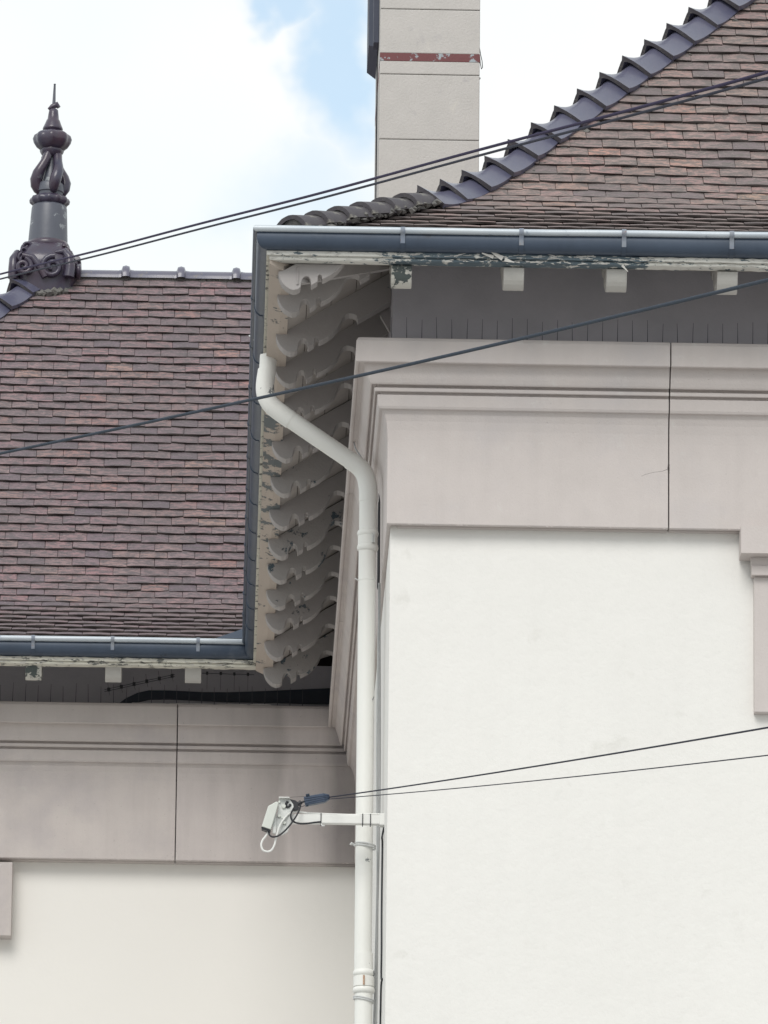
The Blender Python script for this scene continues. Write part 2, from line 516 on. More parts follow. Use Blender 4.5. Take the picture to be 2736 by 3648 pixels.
class MB:
    def __init__(s):
        s.v, s.f, s.r = [], [], []

    def add(s, vs, fs, rnd=None):
        k = len(s.v)
        s.v += [tuple(v) for v in vs]
        s.f += [tuple(i + k for i in f) for f in fs]
        if rnd is not None:
            s.r += [rnd] * len(fs)
        return s

    def box(s, x0, x1, y0, y1, z0, z1, rnd=None):
        vs = [(x, y, z) for z in (z0, z1) for y in (y0, y1) for x in (x0, x1)]
        return s.add(vs, [(0, 2, 3, 1), (4, 5, 7, 6), (0, 1, 5, 4), (2, 6, 7, 3), (0, 4, 6, 2), (1, 3, 7, 5)], rnd)

    def tube(s, pts, r, seg=8, cap=True, rz=None):
        pts = [Vector(p) for p in pts]
        n = len(pts)
        rad = r if isinstance(r, (list, tuple)) else [r] * n
        up = Vector((0, 0, 1))
        vs, fs = [], []
        pu = None
        for i, p in enumerate(pts):
            t = ((pts[min(i + 1, n - 1)] - pts[max(i - 1, 0)])).normalized()
            if pu is None:
                ref = up if abs(t.z) < 0.9 else Vector((0, 1, 0))
                u = t.cross(ref).normalized()
            else:
                u = (pu - t * pu.dot(t)).normalized()
            pu = u
            w = t.cross(u)
            for k in range(seg):
                a = 2 * math.pi * k / seg
                vs.append(p + (u * math.cos(a) + w * math.sin(a)) * rad[i])
        for i in range(n - 1):
            for k in range(seg):
                a, b = i * seg + k, i * seg + (k + 1) % seg
                fs.append((a, b, b + seg, a + seg))
        if cap:
            fs.append(tuple(range(seg))[::-1])
            fs.append(tuple((n - 1) * seg + k for k in range(seg)))
        return s.add(vs, fs)

    def lathe(s, prof, base, seg=24, lobes=0, amp=0.0, axis=None, cap=True):
        """prof: (radius, height[, lobe weight])"""
        vs, fs = [], []
        ax = Matrix.Identity(3) if axis is None else axis
        b = Vector(base)
        for q in prof:
            r, h = q[0], q[1]
            lw = q[2] if len(q) > 2 else 0
            for k in range(seg):
                a = 2 * math.pi * k / seg
                rr = r * (1 + (amp * lw * math.cos(lobes * a) if lobes else 0))
                vs.append(b + ax @ Vector((rr * math.cos(a), rr * math.sin(a), h)))
        for i in range(len(prof) - 1):
            for k in range(seg):
                a, c = i * seg + k, i * seg + (k + 1) % seg
                fs.append((a, c, c + seg, a + seg))
        if cap:
            fs.append(tuple(range(seg))[::-1])
            fs.append(tuple((len(prof) - 1) * seg + k for k in range(seg)))
        return s.add(vs, fs)

    def mesh(s, name):
        if name in SAG:
            s.v = [(x, y, z + sag(y)) for x, y, z in s.v]
        me = bpy.data.meshes.new(name)
        me.from_pydata(s.v, [], s.f)
        me.validate()
        if s.r and len(s.r) == len(me.polygons):
            at = me.attributes.new('rnd', 'FLOAT', 'FACE')
            at.data.foreach_set('value', s.r)
        me.update()
        return me

    def build(s, name, m, parent=None, smooth=False, angle=35):
        me = s.mesh(name)
        me.materials.append(m)
        o = bpy.data.objects.new(name, me)
        link(o, parent)
        if smooth:
            me.polygons.foreach_set('use_smooth', [True] * len(me.polygons))
            try:
                me.set_sharp_from_angle(angle=math.radians(angle))
            except Exception:
                pass
        return o


X0, Y0, YR = 0.806, 36.0, 43.63        # frieze faces: side, front, rear wing
YE = 43.63                             # eaves base line of the rear wing
XL = -3.90                             # left end of the rear wing
XR = 6.086                             # right end of the front wing
RIDGE_P = 2.93

# ================================================================== ground
g = MB()
g.add([(-600, -600, 0), (600, -600, 0), (600, 900, 0), (-600, 900, 0)], [(0, 1, 2, 3)])
go = g.build('street_ground', M_asph)
go['kind'] = 'structure'

# ================================================================== wings
front = thing('front_wing', 'projecting right wing with bright white rendered wall, grey stone cornice and steep hipped tile roof', 'building', (3.4, 39.0, 0))
rear = thing('rear_wing', 'set-back left wing with cream wall and red brown tile roof below the finial', 'building', (-1.4, 46.0, 0))

MB().box(X0 + 0.02, XR - 0.02, Y0 + 0.075, 49.0, 0, 11.9).build('wall', M_render, front)
MB().box(X0 + 0.022, XR - 0.02, Y0 + 0.073, 49.0, 11.902, 12.79).build('upper_wall', M_upper, front)
MB().box(XL + 0.02, X0 + 0.018, YR + 0.10, 48.6, 0, 11.9).build('wall', M_render2, rear)
MB().box(XL + 0.02, X0 + 0.018, YR + 0.098, 48.6, 11.902, 12.62).build('upper_wall', M_upper, rear)

for k_, (x_, w_) in enumerate(((-0.52, 0.20), (-0.30, 0.26), (-0.02, 0.18), (0.18, 0.12))):
    MB().box(x_, x_ + w_, YR - 0.128, YR - 0.05, 12.3135, 12.3215 + 0.001 * k_).build('ledge_mortar', M_chim, rear)

# ------------------------------------------------ cornice stones (swept profile, mitred at the corners)
CORN = [(-0.12, 12.295), (0.13, 12.318), (0.154, 12.309), (0.163, 12.292), (0.166, 12.186), (0.163, 12.182), (0.150, 12.182), (0.147, 12.190), (0.126, 12.190),
        (0.116, 12.168), (0.107, 12.143), (0.100, 12.118), (0.0935, 12.100), (0.088, 12.091), (0.080, 12.0905), (0.078, 12.100), (0.054, 12.100), (0.050, 12.084),
        (0.0705, 12.079), (0.069, 12.060), (0.060, 12.0595), (0.058, 12.067), (0.040, 12.067), (0.038, 12.052), (0.0545, 12.047), (0.050, 11.990), (0.044, 11.977), (0.030, 11.975),
        (0.018, 11.958), (0.008, 11.925), (0.002, 11.88), (0.0, 11.83), (0.0, 11.404), (-0.004, 11.398), (-0.02, 11.398),
        (-0.022, 11.410), (-0.05, 11.410), (-0.052, 11.398), (-0.12, 11.398)]


def offs(pt, ns, P):
    x, y = pt
    for n in ns:
        x += n[0] * P
        y += n[1] * P
    return x, y


def sweep(path, prof, closed_prof=True, caps=True, zfun=None, jit=0.0):
    """path: list of (pt, [normals]); prof (P, z)"""
    mb = MB()
    vs, fs = [], []
    m = len(prof)
    for pt, ns in path:
        for P, z in prof:
            x, y = offs(pt, ns, P)
            if zfun:
                z = zfun(x, y, P, z)
            vs.append((x, y, z))
    for i in range(len(path) - 1):
        for k in range(m if closed_prof else m - 1):
            a, b = i * m + k, i * m + (k + 1) % m
            fs.append((a, b, b + m, a + m))
    if caps and closed_prof:
        fs.append(tuple(range(m))[::-1])
        fs.append(tuple((len(path) - 1) * m + k for k in range(m)))
    mb.add(vs, fs)
    return mb


NF, NS, NFr = (0, -1), (-1, 0), (0, -1)
G = 0.0028


def subdiv(p, q, ns, n):
    return [((p[0] + (q[0] - p[0]) * i / n, p[1] + (q[1] - p[1]) * i / n), ns) for i in range(n + 1)]


stones = [
    ([((4.7, Y0), [NF]), ((2.196 + G, Y0), [NF])], front, M_stone),
    ([((2.196 - G, Y0), [NF]), ((X0, Y0), [NF, NS]), ((X0, 38.3 - G), [NS])], front, M_stone),
    ([((X0, 38.3 + G), [NS]), ((X0, 41.0 - G), [NS])], front, M_stone2),
    ([((X0, 41.0 + G), [NS]), ((X0, 43.63 - 0.0), [NS])], front, M_stone2),
    ([((X0 - 0.0, YR), [NFr]), ((-0.249 + G, YR), [NFr])], rear, M_stone3),
    ([((-0.249 - G, YR), [NFr]), ((-2.35 + G, YR), [NFr])], rear, M_stone2),
    ([((-2.35 - G, YR), [NFr]), ((XL, YR), [NFr, NS]), ((XL, 45.6), [NS])], rear, M_stone2),
    ([((6.6 - 0.52, Y0), [NF]), ((4.7 + 2 * G, Y0), [NF])], front, M_stone),
]
# mitre the inner corner: both runs stop on the diagonal
for path, par, m_ in stones:
    if path[-1][0] == (X0, 43.63):
        path[-1] = ((X0, YR - 0.001), [NS, NFr])
    if path[0][0] == (X0, YR):
        path[0] = ((X0 - 0.001, YR), [NFr, NS])
    o = sweep(path, CORN).build('cornice_stone', m_, par)
    bv = o.modifiers.new('edge', 'BEVEL')
    bv.width = 0.0035
    bv.segments = 2
    bv.limit_method = 'ANGLE'
    bv.angle_limit = math.radians(50)


# chips knocked out of the lower frieze edge: small broken pieces of proud stone
def lump(mb, c, sx, sy, sz, seed, n=7):
    rr = random.Random(seed)
    vs = [Vector((0, 0, -sz)), Vector((0, 0, sz))]
    for k in range(n):
        a = 2 * math.pi * k / n
        q = rr.uniform(0.65, 1.1)
        vs.append(Vector((math.cos(a) * sx * q, math.sin(a) * sy * q, rr.uniform(-0.4, 0.4) * sz)))
    fs = []
    for k in range(n):
        a, b = 2 + k, 2 + (k + 1) % n
        fs += [(0, b, a), (1, a, b)]
    mb.add([Vector(c) + v for v in vs], fs)


ck = MB()
ck.tube([(2.194, 36.0005, 11.705), (2.165, 36.0005, 11.693), (2.12, 36.0005, 11.686), (2.08, 36.0005, 11.675), (2.052, 36.0005, 11.660)], [0.0013, 0.0010, 0.0008, 0.0009, 0.0005], 5)
ck.tube([(2.196, 36.0005, 11.735), (2.194, 36.0005, 11.71), (2.197, 36.0005, 11.68)], [0.001, 0.005, 0.001], 5)
ck.build('crack', M_edge, front)
eb = MB()
for k in range(46):
    x_ = R.uniform(0.85, 2.5)
    lump(eb, (x_, Y0 + 0.004, 11.399), R.uniform(0.004, 0.016), 0.006, R.uniform(0.0015, 0.004), 500 + k, 7)
eb.build('chipped_edge', M_stone, front)['kind'] = 'stuff'
eb = MB()
for k in range(46):
    x_ = R.uniform(-1.3, 0.78)
    lump(eb, (x_, YR + 0.004, 11.399), R.uniform(0.004, 0.016), 0.006, R.uniform(0.0015, 0.004), 600 + k, 7)
eb.build('chipped_edge', M_stone2, rear)['kind'] = 'stuff'

# window surrounds cut by the picture edges
ws = MB()
ws.box(2.547, 3.6, 35.91, 36.06, 11.258, 11.3975)
ws.box(2.604, 3.55, 35.985, 36.06, 11.168, 11.215)
o = ws.build('surround_cornice', M_stone, front)
# cavetto between the two courses
ws = MB()
cv = [(35.985, 11.257), (35.986, 11.244), (35.988, 11.232), (35.990, 11.223), (35.992, 11.2152), (36.06, 11.2152), (36.06, 11.257)]
vs = []
for i, x in enumerate((2.548, 3.58)):
    for y, z in cv:
        xx = x + ((y - 35.93) * 0.9 if i == 0 and y < 36.0 else (0.056 if i == 0 else 0))
        vs.append((min(xx, 2.606) if i == 0 else x, y, z))
n_ = len(cv)
ws.add(vs, [(k, (k + 1) % n_, (k + 1) % n_ + n_, k + n_) for k in range(n_)] + [tuple(range(n_))[::-1], tuple(range(n_, 2 * n_))])
ws.build('surround_cavetto', M_stone, front)
o = MB().box(2.618, 3.5, 36.02, 36.09, 10.481, 11.167).build('window_surround', M_stone, front)
b_ = o.modifiers.new('edge', 'BEVEL'); b_.width = 0.004; b_.segments = 2
o = MB().box(-2.4, -1.204, 43.62, 43.74, 10.93, 11.372).build('window_surround', M_stone2, rear)
b_ = o.modifiers.new('edge', 'BEVEL'); b_.width = 0.004; b_.segments = 2

# ================================================================== eaves
EA = [((XR, Y0), [NF]), ((X0, Y0), [NF, NS]), ((X0, YE), [NS, NFr]), ((-4.09, YE), [NFr, NS]), ((-4.09, 47.0), [NS])]


def seg_pts(path, step=0.03):
    outp = []
    for i in range(len(path) - 1):
        (p, ns), (q, ms) = path[i], path[i + 1]
        L = math.hypot(q[0] - p[0], q[1] - p[1])
        n = max(1, int(L / step))
        mid = [x for x in ns if x in ms]
        outp.append((p, ns))
        for k in range(1, n):
            t = k / n
            outp.append(((p[0] + (q[0] - p[0]) * t, p[1] + (q[1] - p[1]) * t), mid))
    outp.append(path[-1])
    return outp


def clip_mid(path, pad=0.72):
    """drop mid points that a mitred neighbour would cross"""
    corners = [p for p in path if len(p[1]) == 2]
    res = []
    for pt, ns in path:
        if len(ns) == 1 and any(math.hypot(pt[0] - c[0][0], pt[1] - c[0][1]) < pad for c in corners):
            continue
        res.append((pt, ns))
    return res


def rough(amp, seed, lo=0.0):
    rr = random.Random(seed)
    cache = {}

    def f(x, y, P, z):
        k = (round(x, 3), round(y, 3), z)
        if k not in cache:
            cache[k] = rr.uniform(-amp, amp)
        return z + cache[k] - lo
    return f


FAS1 = [(0.615, 12.585), (0.6155, 12.606), (0.585, 12.607), (0.585, 12.585)]
FAS2 = [(0.600, 12.5845), (0.585, 12.5845), (0.535, 12.60), (0.535, 12.567), (0.598, 12.566), (0.603, 12.572)]


def fascia_run(path, name, prof, m, par, seed, amp=0.0022):
    p = clip_mid(seg_pts(path, 0.035), 0.66)
    o = sweep(p, prof, zfun=rough(amp, seed)).build(name, m, par)
    return o


fascia_run([EA[0], EA[1]], 'fascia_board', FAS1, M_fascia, front, 1)
fascia_run([EA[0], EA[1]], 'fascia_moulding', FAS2, M_fascia, front, 2)
fascia_run([EA[1], EA[2]], 'fascia_board', FAS1, M_fasciar, front, 3)
fascia_run([EA[2], EA[3]], 'fascia_board', FAS1, M_fasciar, rear, 4)
fascia_run([EA[2], EA[3]], 'fascia_moulding', FAS2, M_fasciar, rear, 5)
fascia_run([EA[3], EA[4]], 'fascia_board', FAS1, M_fasciar, rear, 6)
# broad flat board along the side eave
sweep([EA[1], EA[2]], [(0.600, 12.546), (0.600, 12.584), (0.50, 12.572), (0.50, 12.532), (0.54, 12.532)]).build('eaves_board', M_board, front)


def zs(P):
    return 12.533 + 0.60 * (0.53 - P)


# sloping soffit boards, each run of boards a few planks wide
def soffit(path, par, m, up=0.0):
    for k in range(5):
        a, b = 0.53 - k * 0.125, 0.53 - (k + 1) * 0.125 + 0.003
        sweep(path, [(a, zs(a) + up), (a, zs(a) + 0.02 + up), (b, zs(b) + 0.02 + up), (b, zs(b) + up)]).build('soffit_board', m, par)


soffit([EA[0], EA[1]], front, M_soffit, 0.034)
soffit([EA[1], EA[2]], front, M_soffit)
soffit([EA[2], EA[3], EA[4]], rear, M_soffit, 0.034)


# rafter profile, P outward
def arc(cx, cz, r, a0, a1, n):
    return [(cx + r * math.cos(math.radians(a0 + (a1 - a0) * k / n)), cz + r * math.sin(math.radians(a0 + (a1 - a0) * k / n))) for k in range(n + 1)]


RB = [(0.556, 12.518), (0.552, 12.502), (0.545, 12.484), (0.535, 12.467), (0.520, 12.450), (0.502, 12.438), (0.482, 12.431), (0.460, 12.436), (0.446, 12.447),
      (0.4445, 12.468), (0.440, 12.486), (0.431, 12.499), (0.4185, 12.505), (0.406, 12.500), (0.398, 12.486), (0.394, 12.457),
      (0.363, 12.478), (0.362, 12.506), (0.355, 12.514), (0.345, 12.511), (0.3405, 12.490), (0.318, 12.500), (0.292, 12.517),
      (0.266, 12.540), (0.245, 12.566), (0.231, 12.592), (0.222, 12.616), (0.209, 12.632), (0.190, 12.640), (0.170, 12.637), (0.153, 12.630), (0.146, 12.607),
      (0.0, 12.695), (-0.10, 12.755)]


def rafter_prof(pmin):
    b = []
    for i, (P, z) in enumerate(RB):
        if P < pmin:
            P0, z0 = RB[i - 1]
            t = (P0 - pmin) / (P0 - P)
            b.append((pmin, z0 + (z - z0) * t))
            break
        b.append((P, z))
    pe = b[-1][0]
    return b + [(pe, zs(pe) - 0.001), (0.52, zs(0.52) - 0.001), (0.556, 12.526)]


def rafter(par, kind, base, pos, width, m, pmin=-0.1, name='rafter', dz=0.0, scale_end=None):
    pr = rafter_prof(pmin)
    mb = MB()
    vs = []
    for w in (0, width):
        for P, z in pr:
            if kind == 'side':
                vs.append((base - P, pos + w, z + dz))
            else:
                vs.append((pos + w, base - P, z + dz))
    n = len(pr)
    fs = [(k, (k + 1) % n, (k + 1) % n + n, k + n) for k in range(n)] + [tuple(range(n))[::-1], tuple(range(n, 2 * n))]
    if kind == 'side':
        fs = [f[::-1] for f in fs]
    mb.add(vs, fs)
    o = mb.build(name, m, par)
    b = o.modifiers.new('edge', 'BEVEL')
    b.width = 0.002
    b.segments = 1
    b.limit_method = 'ANGLE'
    b.angle_limit = math.radians(40)
    return o


YSIDE = [35.47, 35.86, 36.5, 37.04, 37.68, 38.35, 39.01, 39.63, 40.2, 40.69, 41.23, 41.73, 42.31, 42.9]
for i, y in enumerate(YSIDE):
    pm = -0.02
    if i == 0:
        pm = 0.2
    elif i == 1:
        pm = 0.10
    rafter(front, 'side', X0, y, 0.085, M_rafterp if i in (6, 8, 9, 10, 13) else M_rafter, pm,
           dz=R.uniform(-0.003, 0.003))
# hip rafter on the corner diagonal
hb = MB()
q = 0.055
d2 = q / math.sqrt(2)
c0, c1 = (X0 - 0.50, Y0 - 0.50), (X0 + 0.02, Y0 + 0.02)
vs = []
for (cx, cy), zb, zt in ((c0, 12.46, zs(0.50) - 0.002), (c1, 12.72, zs(-0.02) - 0.002)):
    for s in (-1, 1):
        vs += [(cx - s * d2, cy + s * d2, zb), (cx - s * d2, cy + s * d2, zt)]
hb.add(vs, [(0, 1, 3, 2), (4, 6, 7, 5), (0, 4, 5, 1), (2, 3, 7, 6), (0, 2, 6, 4), (1, 5, 7, 3)])
hb.build('hip_rafter', M_rafter, front)
# struts under the corner: short diagonal brace from the wall corner up to the rafters
bs = MB()
bs.add([(0.775, 36.62, 12.66), (0.826, 36.62, 12.70), (0.826, 36.62, 12.57), (0.775, 36.66, 12.66), (0.826, 36.66, 12.70), (0.826, 36.66, 12.57)],
       [(0, 2, 1), (3, 4, 5), (0, 1, 4, 3), (1, 2, 5, 4), (2, 0, 3, 5)])
bs.build('corner_brace', M_rafter, front)
for i, x in enumerate((0.803, 1.353, 1.857, 2.400, 2.93, 3.45, 4.0, 4.55, 5.1)):
    rafter(front, 'front', Y0, x, 0.1, M_tailp if i == 0 else M_tail, dz=0.032 + R.uniform(-0.003, 0.003))
for i, x in enumerate((-0.208, -0.675, -1.142, -1.62, -2.1, -2.6, -3.1)):
    rafter(rear, 'front', YE, x, 0.095, M_tailp if i == 2 else M_tail, dz=0.062 + R.uniform(-0.003, 0.003))

# loose paint flakes curling off the fascia
fl = MB()
rf = random.Random(5)


def flake(mb, c, L, H, ang, curl, ny=(0, -1)):
    c = Vector(c)
    ex = Vector((math.cos(ang), 0, math.sin(ang)))
    ez = Vector((-math.sin(ang), 0, math.cos(ang)))
    if ny == (-1, 0):
        ex = Vector((0, ex.x, ex.z))
        ez = Vector((0, ez.x, ez.z))
    nn = Vector((ny[0], ny[1], 0))
    vs = []
    n = 4
    for i in range(n + 1):
        t = i / n
        h = H * (1 - 0.75 * t) * (0.8 + 0.4 * rf.random())
        for s in (-0.5, 0.5):
            vs.append(c + ex * (L * t) + ez * (h * s) + nn * (0.001 + curl * t * t))
    m = len(vs)
    vs += [v - nn * 0.0008 for v in vs]
    fs = []
    for i in range(n):
        a = 2 * i
        fs += [(a, a + 2, a + 3, a + 1), (a + m, a + 1 + m, a + 3 + m, a + 2 + m)]
        fs += [(a, a + m, a + 2 + m, a + 2), (a + 1, a + 3, a + 3 + m, a + 1 + m)]
    mb.add(vs, fs)


for k in range(150):
    x = rf.uniform(0.22, 3.2) if k % 3 else rf.uniform(0.8, 2.1)
    low = rf.random() < 0.45
    y, z = (35.384, rf.uniform(12.588, 12.603)) if not low else (35.396, rf.uniform(12.569, 12.582))
    flake(fl, (x, y, z), rf.uniform(0.012, 0.045), rf.uniform(0.003, 0.008), rf.uniform(-0.25, 0.25) + (math.pi if rf.random() < 0.5 else 0), rf.uniform(0, 0.006))
flake(fl, (1.345, 35.38, 12.585), 0.075, 0.024, 2.65, 0.02)
flake(fl, (1.30, 35.38, 12.592), 0.06, 0.018, 2.9, 0.015)
flake(fl, (1.355, 35.38, 12.58), 0.05, 0.018, -0.35, 0.012)
flake(fl, (1.93, 35.395, 12.566), 0.045, 0.012, -0.9, 0.01)
o = fl.build('paint_flakes', M_tail, front)
o['kind'] = 'stuff'
fl = MB()
for k in range(110):
    x = rf.uniform(-3.2, 0.15)
    y, z = (YE - 0.617, rf.uniform(12.588, 12.603)) if rf.random() < 0.6 else (YE - 0.605, rf.uniform(12.569, 12.582))
    flake(fl, (x, y, z), rf.uniform(0.012, 0.045), rf.uniform(0.003, 0.008), rf.uniform(-0.25, 0.25) + (math.pi if rf.random() < 0.5 else 0), rf.uniform(0, 0.006))
o = fl.build('paint_flakes', M_tail, rear)
o['kind'] = 'stuff'

# ================================================================== gutter
gut = thing('gutter', 'blue grey zinc gutter with pale rolled lip running round the eaves of both wings', 'gutter', (X0 - 0.64, 39.0, 12.6))
LIP = arc(0.667, 12.7055, 0.0165, 0, 360, 14)[:-1]


def fall(x, y, P, z):
    if z < 12.66:
        return z
    dz = -0.0035 + 0.0058 * max(0.0, x - X0) if y < 35.6 else -0.0035
    dz += 0.0012 * math.sin(x * 7.3) if y < 35.6 else 0.0012 * math.sin(x * 3.1 + y * 2.7)
    return z + dz


GB = [(0.652, 12.700), (0.661, 12.690), (0.665, 12.672), (0.664, 12.652), (0.659, 12.634), (0.650, 12.620), (0.638, 12.612), (0.622, 12.609), (0.55, 12.609), (0.53, 12.63),
      (0.525, 12.72), (0.528, 12.72), (0.534, 12.635), (0.555, 12.615), (0.63, 12.615), (0.645, 12.625), (0.655, 12.65), (0.655, 12.672)]


def runs(a, b, step):
    return clip_mid(seg_pts([a, b], step), 0.72)


for i in range(4):
    p = runs(EA[i], EA[i + 1], 0.25)
    sweep(p, LIP, zfun=fall).build('gutter_lip', M_zincl if i in (0, 2) else M_zinc, gut, smooth=True, angle=50)
    sweep(p, GB, zfun=fall).build('gutter_trough', M_zinc, gut, smooth=True, angle=50)
# straps
SB = arc(0.667, 12.7055, 0.0205, 190, -60, 10) + [(0.671, 12.680), (0.670, 12.660), (0.666, 12.640), (0.663, 12.640), (0.666, 12.66), (0.667, 12.68)] + arc(0.667, 12.7055, 0.0175, -60, 190, 10)
SB2 = [(0.6655, 12.638), (0.660, 12.628), (0.652, 12.616), (0.638, 12.608), (0.622, 12.6055), (0.60, 12.6055), (0.60, 12.6075), (0.637, 12.6105), (0.650, 12.6185), (0.657, 12.63), (0.663, 12.641)]


def strap(a, b, ns, par=gut):
    sweep([(a, ns), (b, ns)], SB, zfun=fall).build('gutter_bracket', M_strap, par, smooth=True, angle=40)
    sweep([(a, ns), (b, ns)], SB2, zfun=fall).build('bracket_tongue', M_zinc, par, smooth=True, angle=40)


for x in (0.843, 1.423, 1.925, 2.452, 2.98, 3.5, 4.0):
    strap((x + 0.022, Y0), (x, Y0), [NF])
for x in (-1.108, -0.644, -0.144, -1.6, -2.1, -2.6):
    strap((x + 0.020, YE), (x, YE), [NF])
SS = [(P + 0.0015, z - 0.001) for P, z in GB[:9]]
for k, y in enumerate([36.45, 37.25, 37.95, 38.6, 39.2, 39.8, 40.35, 40.9, 41.4, 41.9, 42.35]):
    # overlapping gutter lengths: a raised seam on each joint
    sweep([((X0, y), [NS]), ((X0, y + 0.03), [NS])], [(P + 0.003, z) for P, z in arc(0.667, 12.7055, 0.0175, 0, 360, 12)[:-1]], zfun=fall).build('gutter_seam', M_zinc, gut)
    sweep([((X0, y + 0.02), [NS]), ((X0, y + 0.05), [NS])],
          [(P + 0.004, z - 0.003) for P, z in GB[:8]] + [(P - 0.001, z + 0.001) for P, z in GB[:8]][::-1], zfun=fall).build('gutter_seam', M_zinc, gut)
# lead wedge where the rear roof drains into the inner corner
MB().add([(-0.03, YE - 0.665, 12.722), (0.13, YE - 0.67, 12.722), (0.145, YE - 0.62, 12.80), (0.13, YE - 0.60, 12.72), (-0.03, YE - 0.60, 12.72)],
         [(0, 1, 2), (0, 2, 4), (1, 3, 2), (2, 3, 4), (0, 4, 3, 1)]).build('corner_flashing', M_zinc, gut)

# ================================================================== roofs
PROF = [(-0.520, 12.672), (-0.3, 12.792), (-0.1, 12.900), (0.12, 13.020), (0.25, 13.097), (0.36, 13.175), (0.47, 13.270), (0.58, 13.384), (RIDGE_P, 13.240 + 1.108 * (RIDGE_P - 0.45))]
SEGL = []
acc = 0.0
for i in range(len(PROF) - 1):
    L = math.hypot(PROF[i + 1][0] - PROF[i][0], PROF[i + 1][1] - PROF[i][1])
    SEGL.append((acc, L))
    acc += L
TOT = acc


def atS(s):
    for i, (a, L) in enumerate(SEGL):
        if s <= a + L or i == len(SEGL) - 1:
            t = (s - a) / L
            p, q = PROF[i], PROF[i + 1]
            dP, dz = (q[0] - p[0]) / L, (q[1] - p[1]) / L
            return p[0] + dP * (s - a), p[1] + dz * (s - a), dP, dz


def frame_front(u, P, z):
    return Vector((u, Y0 + P, z))


def frame_rear(u, P, z):
    return Vector((u, YE + P, z))


def frame_side(u, P, z):
    return Vector((X0 + P, u, z))


def frame_left(u, P, z):
    return Vector((-4.09 + P, u, z))


def frame_right(u, P, z):
    return Vector((XR - P, u, z))


# roof underlays
def plane(fr, umin, umax, m=None, lift=-0.012):
    mb = MB()
    vs, fs = [], []
    for P, z in PROF:
        vs += [fr(umin(P), P, z + lift), fr(umax(P), P, z + lift)]
    for i in range(len(PROF) - 1):
        a = 2 * i
        fs.append((a, a + 1, a + 3, a + 2))
    mb.add(vs, fs)
    return mb


f_lo, f_hi = (lambda P: X0 + P), (lambda P: XR - P)
r_lo, r_hi = (lambda P: -4.09 + P), (lambda P: X0 + P)
s_lo, s_hi = (lambda P: Y0 + P), (lambda P: YE + P)
l_lo, l_hi = (lambda P: YE + P), (lambda P: 49.49 - P)
rf_mb = MB()
for mb in (plane(frame_front, f_lo, f_hi), plane(frame_side, s_lo, s_hi),
           plane(frame_right, lambda P: Y0 + P, lambda P: 49.49 - P)):
    rf_mb.add(mb.v, mb.f)
roofF = rf_mb.build('roof', M_under, front)
rr_mb = MB()
for mb in (plane(frame_rear, r_lo, r_hi), plane(frame_left, l_lo, l_hi),
           plane(lambda u, P, z: Vector((u, 49.49 - P, z)), lambda P: -4.09 + P, lambda P: XR - P)):
    rr_mb.add(mb.v, mb.f)
roofR = rr_mb.build('roof', M_under, rear)

GAUGE, TW, TLEN, TTH = 0.094, 0.1655, 0.265, 0.0105


def tile_verts(seed):
    """local x across, y up the slope, z outwards; slightly cambered with an uneven lower edge"""
    rr = random.Random(seed)
    xs = [-0.5, -0.17, 0.17, 0.5]
    vs = []
    for top in (0, 1):
        for x in xs:
            e = rr.uniform(-0.0035, 0.0035)
            if seed in (5, 7) and x == (-0.5 if seed == 5 else 0.5):
                e += 0.012
            zc = -0.0022 * (abs(x) * 2) ** 2
            vs.append((x * (TW - 0.003), e, zc + (TTH if top else 0)))
            vs.append((x * (TW - 0.003), TLEN, zc + (TTH if top else 0)))
    fs = []
    n = 8
    for i in range(3):
        a = 2 * i
        fs += [(a, a + 1, a + 3, a + 2), (a + n, a + 2 + n, a + 3 + n, a + 1 + n)]
        fs += [(a, a + 2, a + 2 + n, a + n)]
    fs += [(0, n, n + 1, 1), (6, 7, 7 + n, 6 + n)]
    return vs, fs


TV = [tile_verts(s) for s in range(8)]
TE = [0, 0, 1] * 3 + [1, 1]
tile_sets = {}
for nm, mt in (('front', M_tile), ('rear', M_tiler)):
    lst = []
    for i, (v, f) in enumerate(TV):
        me = bpy.data.meshes.new('roof_tile')
        me.from_pydata(v, [], [q[::-1] for q in f])
        me.materials.append(mt)
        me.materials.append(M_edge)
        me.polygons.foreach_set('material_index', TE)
        me.update()
        lst.append(me)
    tile_sets[nm] = lst


